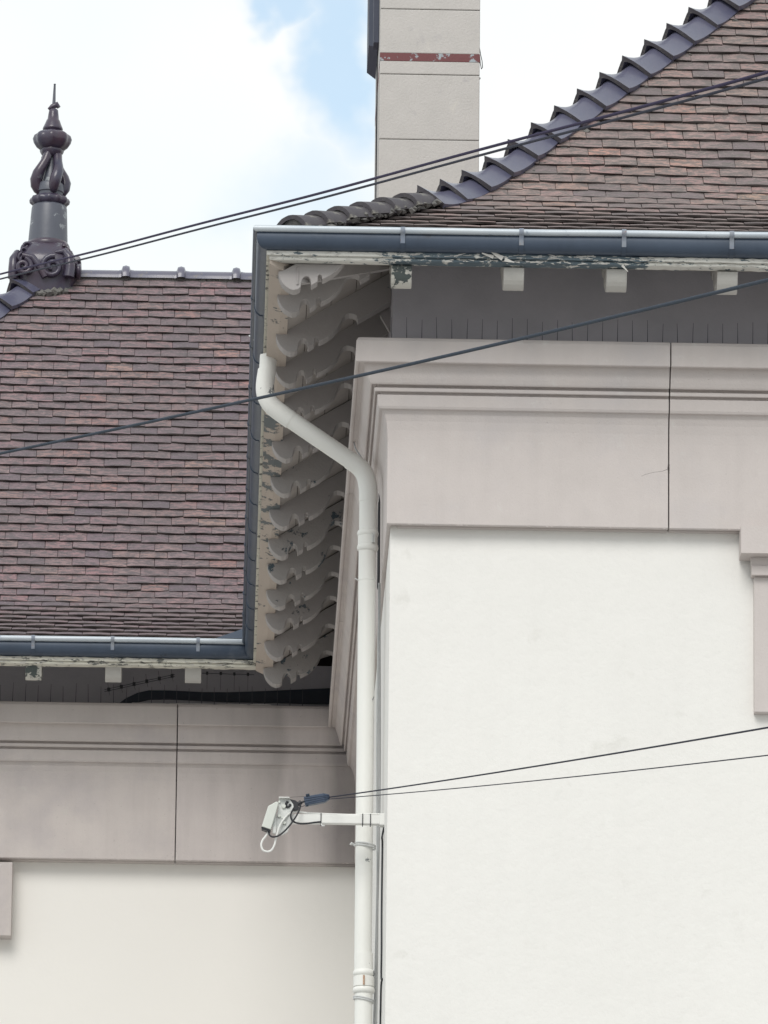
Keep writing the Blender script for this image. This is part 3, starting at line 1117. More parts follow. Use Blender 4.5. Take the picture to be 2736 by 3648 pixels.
def lay(fr, lo, hi, seed, off=0.0, trim=0.095, s_max=None):
    """rows of tiles on one slope -> list of (matrix, variant, rnd, centre, row)"""
    rr = random.Random(seed)
    res = []
    nrow = int((TOT - 0.06) / GAUGE)
    for k in range(nrow + 1):
        s = k * GAUGE
        P, z, dP, dz = atS(s)
        P2, z2, _, _ = atS(min(s + TLEN, TOT + 0.1))
        a, b = lo(P) + trim, hi(P) - trim
        u = a - rr.uniform(0, 0.01) - (TW * 0.5 if k % 2 else 0) - ((lo(P) * 0.37) % 0.05)
        # keep a regular broken bond from one row to the next
        u = math.floor(a / TW) * TW + (TW * 0.5 if k % 2 else 0) - TW + rr.uniform(-0.008, 0.008)
        wob = rr.uniform(-0.001, 0.001)
        drift = 0.0
        while u < b:
            u0, u1 = max(u, a), min(u + TW, b)
            if u1 - u0 > 0.025:
                c = (u0 + u1) / 2
                drift = drift * 0.9 + rr.uniform(-0.0032, 0.0032)
                sh = drift + wob + rr.uniform(-0.0012, 0.0012)
                if rr.random() < 0.025:
                    sh += rr.uniform(-0.012, 0.008)
                # frame of the tile
                o0 = fr(c, P, z)
                ux = (fr(c + 1, P, z) - o0).normalized()
                ay = (fr(c, P2, z2) - o0).normalized()
                nz = ux.cross(ay).normalized()
                flip = nz.z < 0
                if flip:
                    nz = -nz
                    ux = -ux
                lift_t, lift_h = 0.040 + rr.uniform(-0.002, 0.004), 0.004
                p0 = o0 + nz * lift_t + ay * sh
                p1 = fr(c, P2, z2) + nz * lift_h
                ay2 = (p1 - p0).normalized()
                yaw = rr.uniform(-0.010, 0.010)
                ux2 = (ux + ay2 * yaw).normalized()
                nz2 = ux2.cross(ay2).normalized()
                sx = (u1 - u0) / TW
                sy = min(1.0, (TOT - s) / TLEN)
                m = Matrix(((ux2.x * sx, ay2.x * sy, nz2.x, p0.x), (ux2.y * sx, ay2.y * sy, nz2.y, p0.y), (ux2.z * sx, ay2.z * sy, nz2.z, p0.z), (0, 0, 0, 1)))
                rnd = rr.random()
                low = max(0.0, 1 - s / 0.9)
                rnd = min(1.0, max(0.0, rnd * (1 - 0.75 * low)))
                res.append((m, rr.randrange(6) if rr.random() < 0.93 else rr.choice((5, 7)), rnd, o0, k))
            u += TW + rr.uniform(-0.0008, 0.0012)
    return res


def put_tiles(tiles, parent, single, kind='front'):
    """tiles for which single() holds become objects, the rest one joined part"""
    tile_me = tile_sets[kind]
    sg, rest = [], MB()
    for t in tiles:
        (sg.append(t) if single(t) else rest.add([t[0] @ Vector(v) for v in TV[t[1]][0]], [q[::-1] for q in TV[t[1]][1]], t[2]))
    for m, v, rnd, c, k in sg:
        o = bpy.data.objects.new('roof_tile', tile_me[v])
        COL.objects.link(o)
        o.parent = parent
        o.matrix_parent_inverse = Matrix.Identity(4)
        # the roof mesh sits at the wing's base through its parent inverse, so its own matrix is the identity
        o.matrix_local = Matrix.Translation((0, 0, sag(m.translation.y))) @ m
        o['rnd'] = rnd
    if rest.v:
        ro = rest.build('distant_roof_tiles', M_tile if kind == 'front' else M_tiler, None)
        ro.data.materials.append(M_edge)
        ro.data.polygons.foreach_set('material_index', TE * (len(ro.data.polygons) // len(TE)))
        ro.parent = parent
        ro['kind'] = 'stuff'
    return len(sg)


ft = lay(frame_front, f_lo, f_hi, 21)
nF = put_tiles(ft, roofF, lambda t: t[3].x < 2.72 and t[3].z < 14.85)
st = lay(frame_side, s_lo, s_hi, 22)
put_tiles(st, roofF, lambda t: False)
rt = lay(frame_rear, r_lo, r_hi, 23)
vis = sorted([t for t in rt if -1.42 < t[3].x < 0.16], key=lambda t: t[4])[:300]
vid = {id(t) for t in vis}
put_tiles(rt, roofR, lambda t: id(t) in vid, 'rear')
lt = lay(frame_left, l_lo, l_hi, 24)
put_tiles(lt, roofR, lambda t: False, 'rear')
print('front tiles', nF, 'rear singles', len(vis))


# ---------------------------------------------------------------- hip tiles
def hip_tile_mesh(kind, seed):
    rr = random.Random(seed)
    mb = MB()
    horned = kind == 'horned'
    L = 0.262 if horned else 0.245
    nA, nY = 20, 8
    vs = []
    for shell in (0, 1):
        for j in range(nY + 1):
            t = j / nY
            for i in range(nA + 1):
                a = -1 + 2 * i / nA
                th = 0.021 if shell else 0.0
                if horned:
                    w = 0.126 - 0.026 * t - 0.006 * math.sin(math.pi * t)
                    h = 0.142 - 0.030 * t
                    x = (w - th * 0.9) * a
                    z = -h * 1.12 * (math.sqrt(a * a + 0.14) - 0.374) - th + 0.008
                    z += 0.012 * (1 - t) ** 3 - 0.019 * math.sin(math.pi * t) * (1 - 0.6 * abs(a))
                    y = L * t + 0.012 * (1 - t) * abs(a)
                    k = math.exp(-(a / 0.12) ** 2)
                    z += 0.020 * k * (1 - t) ** 7 * (0.35 if shell else 1)
                    y -= 0.012 * k * (1 - t) ** 7
                else:
                    r = 0.104 + (0.088 - 0.104) * t - th
                    an = a * math.radians(74)
                    x, z = r * math.sin(an) * 1.12, r * math.cos(an) - 0.012
                    y = L * t - 0.012 * (1 - t) * abs(a)
                z += rr.uniform(-0.0008, 0.0008)
                vs.append((x, y, z))
    n1 = (nY + 1) * (nA + 1)
    fs = []
    for j in range(nY):
        for i in range(nA):
            a = j * (nA + 1) + i
            fs.append((a, a + 1, a + nA + 2, a + nA + 1))
            fs.append((a + n1, a + n1 + nA + 1, a + n1 + nA + 2, a + n1 + 1))
    for i in range(nA):
        fs.append((i, i + n1, i + 1 + n1, i + 1))
        b = nY * (nA + 1) + i
        fs.append((b, b + 1, b + 1 + n1, b + n1))
    for j in range(nY):
        a = j * (nA + 1)
        fs.append((a, a + nA + 1, a + nA + 1 + n1, a + n1))
        a += nA
        fs.append((a, a + n1, a + nA + 1 + n1, a + nA + 1))
    mb.add(vs, fs)
    return mb


HT = {}
for kind, m in (('horned', M_glaze), ('plain', M_glazeold)):
    me = hip_tile_mesh(kind, 3).mesh('hip_tile')
    me.materials.append(m)
    me.materials.append(M_glazeold)
    nf_ = 2 * 20 * 8
    me.polygons.foreach_set('material_index', [1 if (nf_ <= q < nf_ + 40 and (q - nf_) % 2 == 0) else 0 for q in range(len(me.polygons))])
    me.polygons.foreach_set('use_smooth', [True] * len(me.polygons))
    me.set_sharp_from_angle(angle=math.radians(55))
    HT[kind] = me


def hip_point(P, cx, cy, sx, sy, lift=0.0):
    """point on a hip; interpolate the profile at P"""
    for i in range(len(PROF) - 1):
        p, q_ = PROF[i], PROF[i + 1]
        if P <= q_[0] or i == len(PROF) - 2:
            z = p[1] + (q_[1] - p[1]) * (P - p[0]) / (q_[0] - p[0])
            break
    return Vector((cx + sx * P, cy + sy * P, z + lift))


def hip(parent, cx, cy, sx, sy, Ps, kinds, embed):
    mor = MB()
    for i, P in enumerate(Ps):
        a = hip_point(P, cx, cy, sx, sy)
        b = hip_point(P + 0.12, cx, cy, sx, sy)
        y = (b - a).normalized()
        x = Vector((-sy, sx, 0)).normalized()
        if x.cross(y).z < 0:
            x = -x
        z = x.cross(y).normalized()
        kind = kinds[i]
        li = 0.116 if kind == 'horned' else 0.042
        tilt = 0.10
        y2 = (y - z * tilt).normalized()
        z2 = x.cross(y2).normalized()
        o_ = a + z * (embed + li)
        m = Matrix(((x.x, y2.x, z2.x, o_.x), (x.y, y2.y, z2.y, o_.y), (x.z, y2.z, z2.z, o_.z), (0, 0, 0, 1)))
        m = m @ Matrix.Rotation(R.uniform(-0.06, 0.06), 4, 'Y') @ Matrix.Rotation(R.uniform(-0.045, 0.045), 4, 'Z') @ Matrix.Rotation(R.uniform(-0.03, 0.03), 4, 'X')
        ob = bpy.data.objects.new('hip_tile', HT[kind])
        COL.objects.link(ob)
        ob.parent = parent
        ob.matrix_local = Matrix.Translation((0, 0, sag(m.translation.y))) @ m
        # mortar squeezed out along both sides and packed under the lower lip
        hd = kind == 'horned'
        for s_ in (-1, 1):
            for q_ in range(6):
                lx = R.uniform(0.100, 0.118) if hd else R.uniform(0.088, 0.108)
                c = a + y * (0.01 + 0.035 * q_ + R.uniform(-0.01, 0.01)) + x * s_ * lx + z * (R.uniform(-0.050, -0.025) if hd else R.uniform(0.030, 0.055))
                lump(mor, c, R.uniform(0.014, 0.028), R.uniform(0.014, 0.024), R.uniform(0.010, 0.020), R.randrange(9999), 8)
        seg = 12
        ring0, ring1 = [], []
        for k in range(seg + 1):
            u_ = -1 + 2 * k / seg
            j_ = R.uniform(-0.003, 0.003)
            if hd:
                ring0.append(a + y * 0.010 + x * u_ * 0.106 + z * (-0.125 * (math.sqrt(u_ * u_ + 0.035) - 0.187) + 0.070 + j_))
                ring1.append(a + y * 0.23 + x * u_ * 0.085 + z * (-0.110 * (math.sqrt(u_ * u_ + 0.035) - 0.187) + 0.030))
            else:
                an = math.radians(84) * u_
                ring0.append(a + y * 0.012 + x * math.sin(an) * (0.092 + j_) + z * (math.cos(an) * (0.085 + j_) + 0.026))
                ring1.append(a + y * 0.22 + x * math.sin(an) * 0.070 + z * (math.cos(an) * 0.066 + 0.02))
        n = seg + 1
        mor.add(ring0 + ring1, [(k, k + 1, k + 1 + n, k + n) for k in range(seg)] + [tuple(range(n))[::-1]])
    mo = mor.build('hip_mortar', M_mortar, None)
    mo.parent = parent
    mo['kind'] = 'stuff'


Pl = [-0.480, -0.368, -0.256, -0.144, -0.032, 0.080]
Ph = [0.190 + 0.1225 * k for k in range(23)]
hip(roofF, X0, Y0, 1, 1, Pl + Ph, ['plain'] * len(Pl) + ['horned'] * len(Ph), 0.0)
Pr = [0.2 + 0.1225 * k for k in range(22)]
hip(roofR, -4.09, YE, 1, 1, Pr, ['horned'] * len(Pr), 0.0)

# ---------------------------------------------------------------- ridge tiles of the rear roof
YRG = YE + RIDGE_P
ZRG = PROF[-1][1]


def ridge_mesh():
    mb = MB()
    L = 0.353
    vs, fs = [], []
    prof = [(0.0, 0.066), (0.015, 0.068), (0.024, 0.092), (0.045, 0.098), (0.066, 0.092), (0.074, 0.070), (0.10, 0.066), (0.25, 0.066), (0.357, 0.066)]
    nA = 12
    for xx, r in prof:
        for k in range(nA + 1):
            a = math.radians(-88 + 176 * k / nA)
            vs.append((xx, r * math.sin(a) * 0.95, r * math.cos(a)))
    for i in range(len(prof) - 1):
        for k in range(nA):
            a = i * (nA + 1) + k
            fs.append((a, a + nA + 1, a + nA + 2, a + 1))
    fs.append(tuple(range(nA + 1)))
    fs.append(tuple((len(prof) - 1) * (nA + 1) + k for k in range(nA + 1))[::-1])
    mb.add(vs, fs)
    return mb


rme = ridge_mesh().mesh('ridge_tile')
rme.materials.append(M_glaze)
rme.polygons.foreach_set('use_smooth', [True] * len(rme.polygons))
rme.set_sharp_from_angle(angle=math.radians(50))
x = -0.69 - 0.358
mor = MB()
mor.box(-1.0, 3.4, YRG - 0.045, YRG + 0.045, ZRG - 0.05, ZRG + 0.03)
while x < 3.4:
    ob = bpy.data.objects.new('ridge_tile', rme)
    COL.objects.link(ob)
    ob.parent = roofR
    ob.matrix_local = Matrix.Translation((x, YRG, ZRG + sag(50) + 0.012 + R.uniform(-0.002, 0.002))) @ Matrix.Rotation(R.uniform(-0.004, 0.004), 4, 'Y')
    for q_ in range(9):
        lump(mor, (x + 0.04 * q_ + R.uniform(-0.01, 0.01), YRG - R.uniform(0.055, 0.075), ZRG - R.uniform(0.035, 0.055)), R.uniform(0.02, 0.035), 0.02, R.uniform(0.010, 0.022), R.randrange(9999), 8)
    x += 0.354
mo = mor.build('ridge_mortar', M_mortar, None)
mo.parent = roofR
mo['kind'] = 'stuff'

# ================================================================== finial
FX, FZ = -1.162, 15.765
fin = thing('roof_finial', 'tall plum glazed roof finial with scroll base, drum and thin spike at the ridge end', 'finial', (FX, YRG, FZ))
AX = Matrix.Rotation(math.radians(1.1), 3, 'Y')


def fl_(prof, name, m, seg=32, lobes=0, amp=0.0):
    return MB().lathe(prof, (FX, YRG, FZ), seg, lobes, amp, AX).build(name, m, fin, smooth=True, angle=50)


def hz(ypx):      # picture height of the finial's parts turned into metres above its base (measured once)
    return (1048 - ypx) * 0.001885


PX = 0.00178


def pf(lst):
    return [(r * PX, hz(y)) + ((w,) if w else ()) for y, r, w in lst]


# splayed square base straddling ridge and hip, rounded corners
bm_ = MB()
vs, fs = [], []
rows = [(1075, 108), (1040, 112), (1015, 116), (1000, 120), (975, 124), (955, 124), (935, 117), (915, 104), (897, 90), (884, 78), (878, 70)]
SEG = 40
for y, r in rows:
    for k in range(SEG):
        a = 2 * math.pi * k / SEG + math.pi / 4
        ca, sa = math.cos(a), math.sin(a)
        sq = (abs(ca) ** 3.2 + abs(sa) ** 3.2) ** (-1 / 3.2)
        rr_ = r * PX * sq * 0.94
        z = hz(y)
        vs.append(Vector((FX, YRG, FZ)) + AX @ Vector((rr_ * ca, rr_ * sa, z)))
for i in range(len(rows) - 1):
    for k in range(SEG):
        a, b = i * SEG + k, i * SEG + (k + 1) % SEG
        fs.append((a, b, b + SEG, a + SEG))
fs.append(tuple((len(rows) - 1) * SEG + k for k in range(SEG)))
bm_.add(vs, fs)
bm_.build('splayed_base', M_finial, fin, smooth=True, angle=60)
# scrolls, ribs and bosses on the base faces


def spiral(c, r, turns, ex, ez, nn, rad, start=0.0, n=26, sgn=1):
    pts, rads = [], []
    for i in range(n):
        t = i / (n - 1)
        a = start + sgn * turns * 2 * math.pi * t
        q_ = r * (1 - 0.80 * t)
        pts.append(c + ex * (q_ * math.cos(a)) + ez * (q_ * math.sin(a)) + nn * (0.012 * t))
        rads.append(rad * (1 - 0.35 * t))
    return pts, rads


for face in range(4):
    ang = math.radians(90 * face)
    nn = Vector((math.sin(ang), -math.cos(ang), 0))
    ex = Vector((math.cos(ang), math.sin(ang), 0))
    ez = Vector((0, 0, 1))
    C0 = Vector((FX, YRG, FZ)) + nn * 0.205
    for sx_, sg in ((0.045, 1), (-0.14, -1)):
        sm = MB()
        pts, rads = spiral(C0 + ex * sx_ + ez * (hz(985)), 0.075 if sx_ > 0 else 0.055, 1.5, ex, ez, nn, 0.020, math.radians(80), sgn=sg)
        sm.tube(pts, rads, 8)
        sm.build('scroll', M_finial, fin, smooth=True, angle=60)
    sm = MB()
    sm.tube([C0 + ex * 0.15 + ez * hz(1020) + nn * 0.0, C0 + ex * 0.158 + ez * hz(985), C0 + ex * 0.150 + ez * hz(950) + nn * 0.0, C0 + ex * 0.12 + ez * hz(925) - nn * 0.02, C0 + ex * 0.06 + ez * hz(930) - nn * 0.02],
            [0.036, 0.034, 0.030, 0.024, 0.012], 10)
    sm.tube([C0 - ex * 0.0 + ez * hz(1022), C0 - ex * 0.035 + ez * hz(985), C0 - ex * 0.085 + ez * hz(952), C0 - ex * 0.15 + ez * hz(945)], [0.022, 0.024, 0.022, 0.018], 8)
    sm.build('moulded_rib', M_finial, fin, smooth=True, angle=60)
    sm = MB()
    rs = random.Random(face + 40)
    for k in range(8):
        yy_ = rs.uniform(895, 960)
        c = C0 + ex * rs.uniform(-0.15, -0.05) + ez * hz(yy_) - nn * (0.012 + 0.085 * (960 - yy_) / 65)
        pts, rads = spiral(c, rs.uniform(0.02, 0.034), 1.1, ex, ez, nn, 0.014, rs.uniform(0, 6), 14, rs.choice((-1, 1)))
        sm.tube(pts, rads, 6)
    sm.build('leaf_relief', M_finial, fin, smooth=True, angle=60)
ml = MB()
for k in range(34):
    a = 2 * math.pi * k / 34
    lump(ml, (FX + 0.215 * math.cos(a) * 1.0, YRG + 0.20 * math.sin(a), FZ + hz(1030) - 0.15 * abs(math.sin(a)) * 0.6 + R.uniform(-0.01, 0.01)), 0.04, 0.035, 0.035, k, 8)
ml.build('mortar_bed', M_mortar, fin)['kind'] = 'stuff'

fl_(pf([(905, 58, 0), (893, 60, 0), (888, 78, 0), (880, 80, 0), (873, 76, 0), (868, 72, 0)]), 'collar', M_finial)
fl_(pf([(872, 71, 0), (860, 71, 0), (800, 67.5, 0), (745, 64, 0), (738, 62, 0), (735, 58, 0)]), 'drum', M_finialg)
fl_(pf([(738, 55, 0), (733, 62, 0.7), (727, 68, 1), (717, 70, 1), (709, 66, 1), (704, 56, 0.5), (700, 48, 0)]), 'beaded_ring', M_finial, 48, 12, 0.055)
fl_(pf([(703, 46, 0), (695, 46, 0), (690, 47, 0), (688, 51, 0), (676, 51, 0), (662, 49, 0), (657, 46, 0), (655, 30, 0)]), 'neck', M_finialg)
fl_(pf([(660, 30, 0), (640, 29, 0), (615, 24, 0), (590, 18, 0), (560, 16, 0)]), 'core', M_finialg, 16)
for k in range(4):
    hm = MB()
    pts = [(546, 20), (560, 26), (580, 31), (602, 42), (625, 52), (648, 56), (668, 53), (682, 45), (690, 36), (683, 29), (670, 27), (660, 32), (663, 39), (671, 38)]
    P3 = []
    for r_i, (y, r) in enumerate(pts):
        a = math.radians(62 + 90 * k - 44 * min(1.0, (y - 546) / 110))
        e = Vector((math.cos(a), math.sin(a), 0))
        P3.append(Vector((FX, YRG, FZ)) + AX @ (e * (r * PX) + Vector((0, 0, hz(y)))))
    hm.tube(P3, [0.026, 0.030, 0.030, 0.032, 0.037, 0.039, 0.037, 0.032, 0.027, 0.023, 0.020, 0.017, 0.015, 0.013], 10)
    hm.build('scroll_handle', M_finial, fin, smooth=True, angle=60)
fl_(pf([(562, 24, 0), (556, 34, 0), (546, 41, 0), (538, 44, 0), (530, 42, 0), (526, 34, 0)]), 'capital', M_finial, 8)
fl_(pf([(536, 30, 0), (534, 42, 0.3), (525, 55, 0.5), (510, 64, 0.8), (495, 67, 1), (483, 63, 1), (477, 55, 1), (471, 42, 0.6), (466, 32, 0)]), 'lobed_bowl', M_finial, 48, 8, 0.06)
fl_(pf([(470, 30, 0), (466, 31, 0), (463, 36, 0), (458, 37, 0), (453, 35, 0), (440, 29, 0), (427, 24, 0), (424, 21, 0), (405, 18.5, 0), (390, 16.5, 0), (387, 12, 0)]), 'cone', M_finial)
lm = MB()
b0 = Vector((FX, YRG, FZ))
lm.tube([b0 + AX @ Vector((-0.035, -0.01, hz(388))), b0 + AX @ Vector((-0.01, -0.005, hz(378))), b0 + AX @ Vector((0.02, 0, hz(370))), b0 + AX @ Vector((0.032, 0, hz(380)))], [0.006, 0.017, 0.022, 0.014], 8)
lm.build('broken_bud', M_finial, fin, smooth=True, angle=60)
fl_([(0.013, hz(390)), (0.011, hz(365)), (0.0085, hz(330)), (0.0065, hz(298)), (0.0075, hz(297)), (0.0075, hz(295.5))], 'spike', M_finialg, 12)

# ================================================================== chimney
ch = thing('chimney', 'tall pale stone chimney stack with a flaking red band behind the hip tiles', 'chimney', (1.13, 41.6, 13.0))
CXA, CXB, CYA, CYB = 0.851, 1.420, 41.0, 42.2
zj = [12.9, 13.86, 14.245, 14.637, 15.029, 15.419, 15.811, 16.20, 16.6]
for i in range(len(zj) - 1):
    z0, z1 = zj[i] + 0.0018, zj[i + 1] - 0.0018
    if abs(z0 - 15.4208) < 0.01:
        parts = [(z0, 15.4985), (15.546, z1)]
    else:
        parts = [(z0, z1)]
    for a, b in parts:
        o = MB().box(CXA, CXB, CYA, CYB, a, b).build('chimney_stone', M_chim, ch)
        bv = o.modifiers.new('edge', 'BEVEL'); bv.width = 0.005; bv.segments = 2
MB().box(CXA + 0.004, CXB - 0.004, CYA + 0.004, CYB - 0.004, 12.9, 16.6).build('mortar_core', M_mortar, ch)
MB().box(CXA - 0.001, CXB + 0.001, CYA - 0.001, CYB + 0.001, 15.4990, 15.5455).build('red_band', M_red, ch)
MB().box(CXA - 0.03, CXB + 0.03, CYA - 0.03, CYB + 0.03, 16.6, 16.72).build('cap_stone', M_chim, ch)
# dark sheet metal box clipped to the left flank
pm = MB()
pm.add([(0.795, 41.5, 15.76), (0.846, 41.42, 15.72), (0.795, 42.0, 15.76), (0.846, 42.0, 15.72), (0.795, 41.5, 16.5), (0.846, 41.42, 16.5), (0.795, 42.0, 16.5), (0.846, 42.0, 16.5)],
       [(0, 2, 3, 1), (4, 5, 7, 6), (0, 1, 5, 4), (2, 6, 7, 3), (0, 4, 6, 2), (1, 3, 7, 5)])
pm.box(0.818, 0.849, 41.30, 41.43, 15.71, 16.5)
pm.build('side_panel', M_lead, ch)
cm = MB()
cm.tube([(0.849, 41.6, 15.74), (0.846, 41.55, 15.3), (0.848, 41.6, 14.9), (0.846, 41.58, 14.3), (0.847, 41.6, 13.2)], 0.004, 6)
cm.build('flank_cable', M_black, ch)
cm = MB()
loopp = [Vector((1.421, 41.2, 15.80)), Vector((1.424, 41.2, 15.66)), Vector((1.432, 41.2, 15.61)), Vector((1.440, 41.2, 15.575)), Vector((1.443, 41.2, 15.535)), Vector((1.437, 41.2, 15.525)), Vector((1.430, 41.2, 15.56)), Vector((1.426, 41.2, 15.61))]
cm.tube(loopp, 0.0022, 6)
cm.tube([(1.418, 41.2, 15.475), (1.430, 41.2, 15.470), (1.426, 41.2, 15.464)], 0.004, 6)
cm.build('wire_loop', M_black, ch)

# ================================================================== downpipe
dp = thing('downpipe', 'white painted downpipe with two bends running down the corner between the wings', 'downpipe', (0.74, 37.2, 0))
YP = 36.95
main = [(0.2155, 12.5261), (0.2106, 12.4565), (0.2016, 12.3820), (0.2046, 12.3324), (0.2225, 12.2897), (0.2563, 12.2529), (0.3377, 12.1933), (0.6377, 11.9897), (0.6873, 11.9520), (0.7171, 11.9053), (0.7311, 11.8407), (0.7330, 11.7712), (0.7330, 11.5328)]


def spl(pts, n=5):
    """Catmull-Rom through 2-D/3-D points"""
    P = [Vector(p) for p in pts]
    o = []
    for i in range(len(P) - 1):
        p0, p1, p2, p3 = P[max(i - 1, 0)], P[i], P[i + 1], P[min(i + 2, len(P) - 1)]
        for k in range(n):
            t = k / n
            o.append(0.5 * ((2 * p1) + (-p0 + p2) * t + (2 * p0 - 5 * p1 + 4 * p2 - p3) * t * t + (-p0 + 3 * p1 - 3 * p2 + p3) * t ** 3))
    o.append(P[-1])
    return o


def pz(l):
    return [(x, YP, z) for x, z in l]


MB().tube(pz([(0.2165, 12.552), (0.2155, 12.5261), (0.2116, 12.4466)]), [0.043, 0.043, 0.043], 24).build('outlet_collar', M_white, dp, smooth=True)
MB().tube(spl(pz(main[1:7]), 5), 0.0465, 24).build('upper_bend', M_white, dp, smooth=True)
MB().tube(pz([(0.2344, 12.2658), (0.6407, 11.9877)]), 0.0445, 24).build('sloping_pipe', M_white, dp, smooth=True)
MB().tube(spl(pz(main[7:12]), 5), 0.0475, 24).build('lower_bend', M_white, dp, smooth=True)
MB().tube(pz([(0.7330, 11.8308), (0.7330, 11.5924)]), 0.0455, 24).build('socket', M_white, dp, smooth=True)
for z in (11.6043, 11.5308):
    MB().lathe([(0.044, -0.02), (0.052, -0.012), (0.0545, 0), (0.052, 0.012), (0.044, 0.02)], (0.7325, YP, z), 28).build('socket_ring', M_white, dp, smooth=True, angle=80)
MB().lathe([(0.044, -0.024), (0.050, -0.022), (0.050, 0.022), (0.044, 0.024)], (0.7320, YP, 11.5676), 28).build('pipe_clamp', M_white, dp, smooth=True)
MB().box(0.7519, 0.7589, YP - 0.062, YP - 0.045, 11.5447, 11.5924).build('clamp_lug', M_galv, dp)
MB().box(0.7609, 0.7648, YP - 0.062, YP - 0.040, 11.5447, 11.5964).build('clamp_lug', M_galv, dp)
MB().tube([(0.7301, YP, 11.5924), (0.7320, YP, 9.4270)], 0.0435, 28).build('vertical_pipe', M_white, dp, smooth=True)
MB().lathe([(0.0435, -0.003), (0.0455, 0), (0.0435, 0.003)], (0.7306, YP, 11.3590), 28).build('pipe_seam', M_white, dp, smooth=True)
MB().tube([(0.7345, YP, 9.4390), (0.7380, YP, 9.3078)], 0.0475, 28).build('socket', M_white, dp, smooth=True)
for z in (9.3396, 9.2532):
    MB().lathe([(0.046, -0.018), (0.0535, -0.010), (0.0555, 0), (0.0535, 0.010), (0.046, 0.018)], (0.738, YP, z), 28).build('socket_ring', M_white, dp, smooth=True, angle=80)
MB().lathe([(0.046, -0.026), (0.0525, -0.025), (0.0525, 0.025), (0.046, 0.026)], (0.7380, YP, 9.2959), 28).build('pipe_clamp', M_white, dp, smooth=True)
M_rust = mat('rusty_bolt', (0.35, 0.15, 0.07), 0.8, 0.7, 60.0, (0.6, 0.5, 0.4))
MB().tube([(0.7370, YP - 0.056, 9.3198), (0.7370, YP - 0.056, 9.2721)], 0.0045, 8).build('clamp_bolt', M_rust, dp)
MB().tube([(0.7380, YP, 9.2781), (0.7400, YP, 0.0306)], 0.0445, 28).build('vertical_pipe', M_white, dp, smooth=True)


def ring(mb, c, rx, ry, r, n=28, tilt=0.0):
    pts = [Vector((c[0] + rx * math.cos(2 * math.pi * k / n), c[1] + ry * math.sin(2 * math.pi * k / n), c[2] + tilt * math.cos(2 * math.pi * k / n))) for k in range(n + 1)]
    mb.tube(pts, r, 6)


for zc, ti in ((9.9952, -0.008), (9.9833, -0.008), (9.2105, -0.010), (9.2016, -0.010)):
    t_ = MB()
    ring(t_, (0.738, YP, zc), 0.0500, 0.0485, 0.0042, tilt=ti)
    t_.build('cable_tie', M_lcable, dp, smooth=True)
t_ = MB()
t_.tube([(0.6854, YP - 0.01, 9.9882), (0.6675, YP - 0.02, 9.9982), (0.6635, YP - 0.02, 9.9892)], 0.006, 6)
t_.tube([(0.6854, YP - 0.01, 11.3590), (0.6705, YP - 0.02, 11.3659)], 0.003, 6)
t_.build('tie_end', M_lcable, dp)

# ================================================================== wall bracket and fittings
YA = 36.72
wb = thing('cable_bracket', 'white square steel arm crossing the downpipe with a punched end plate', 'bracket', (0.82, YA, 10.07))
o = MB().box(0.352, 0.828, YA - 0.02, YA + 0.02, 10.045, 10.090).build('arm', M_wsoft, wb)
bv = o.modifiers.new('edge', 'BEVEL'); bv.width = 0.004; bv.segments = 2
o = MB().box(0.802, 0.828, YA - 0.03, YA + 0.03, 10.038, 10.098).build('arm_foot', M_wsoft, wb)
bv = o.modifiers.new('edge', 'BEVEL'); bv.width = 0.004; bv.segments = 2
pl = MB()
poly = [(0.303, 10.162), (0.330, 10.166), (0.356, 10.158), (0.372, 10.136), (0.375, 10.110), (0.368, 10.09), (0.362, 10.04), (0.345, 9.995), (0.318, 9.978), (0.292, 9.992), (0.286, 10.05), (0.296, 10.10)]
n = len(poly)
pl.add([(x, YA - 0.030, z) for x, z in poly] + [(x, YA - 0.024, z) for x, z in poly],
       [tuple(range(n)), tuple(range(n, 2 * n))[::-1]] + [(k, k + n, (k + 1) % n + n, (k + 1) % n) for k in range(n)])
pl.build('end_plate', M_galv, wb)
MB().add([(0.300, YA - 0.055, 10.164), (0.352, YA - 0.055, 10.164), (0.362, YA, 10.158), (0.300, YA, 10.164), (0.300, YA - 0.055, 10.168), (0.352, YA - 0.055, 10.168), (0.362, YA, 10.162), (0.300, YA, 10.168)],
         [(0, 3, 2, 1), (4, 5, 6, 7), (0, 1, 5, 4), (1, 2, 6, 5), (2, 3, 7, 6), (3, 0, 4, 7)]).build('plate_flange', M_wsoft, wb)
for cx_, cz_, r_ in ((0.325, 10.124, 0.0105), (0.303, 10.146, 0.006), (0.303, 10.075, 0.008), (0.330, 10.040, 0.008), (0.322, 10.065, 0.006)):
    MB().tube([(cx_, YA - 0.030, cz_), (cx_, YA - 0.042, cz_)], r_, 6).build('bolt', M_boxw, wb)
b_ = MB()
ring_pts = [(0.345, 10.150), (0.338, 10.140), (0.336, 10.128), (0.343, 10.122), (0.352, 10.125), (0.358, 10.136)]
b_.tube(spl([(x, YA - 0.034, z) for x, z in ring_pts], 3), 0.0065, 8)
b_.build('hook', M_black, wb, smooth=True)
for x_, mm in ((0.511, M_black), (0.718, M_black), (0.757, M_black)):
    t_ = MB()
    t_.box(x_ - 0.0022, x_ + 0.0022, YA - 0.0235, YA + 0.0235, 10.040, 10.0955)
    t_.build('cable_tie', mm, wb)
MB().tube([(0.512, YA - 0.02, 10.042), (0.518, YA - 0.025, 10.030), (0.530, YA - 0.025, 10.030)], 0.004, 6).build('tie_end', M_lcable, wb)

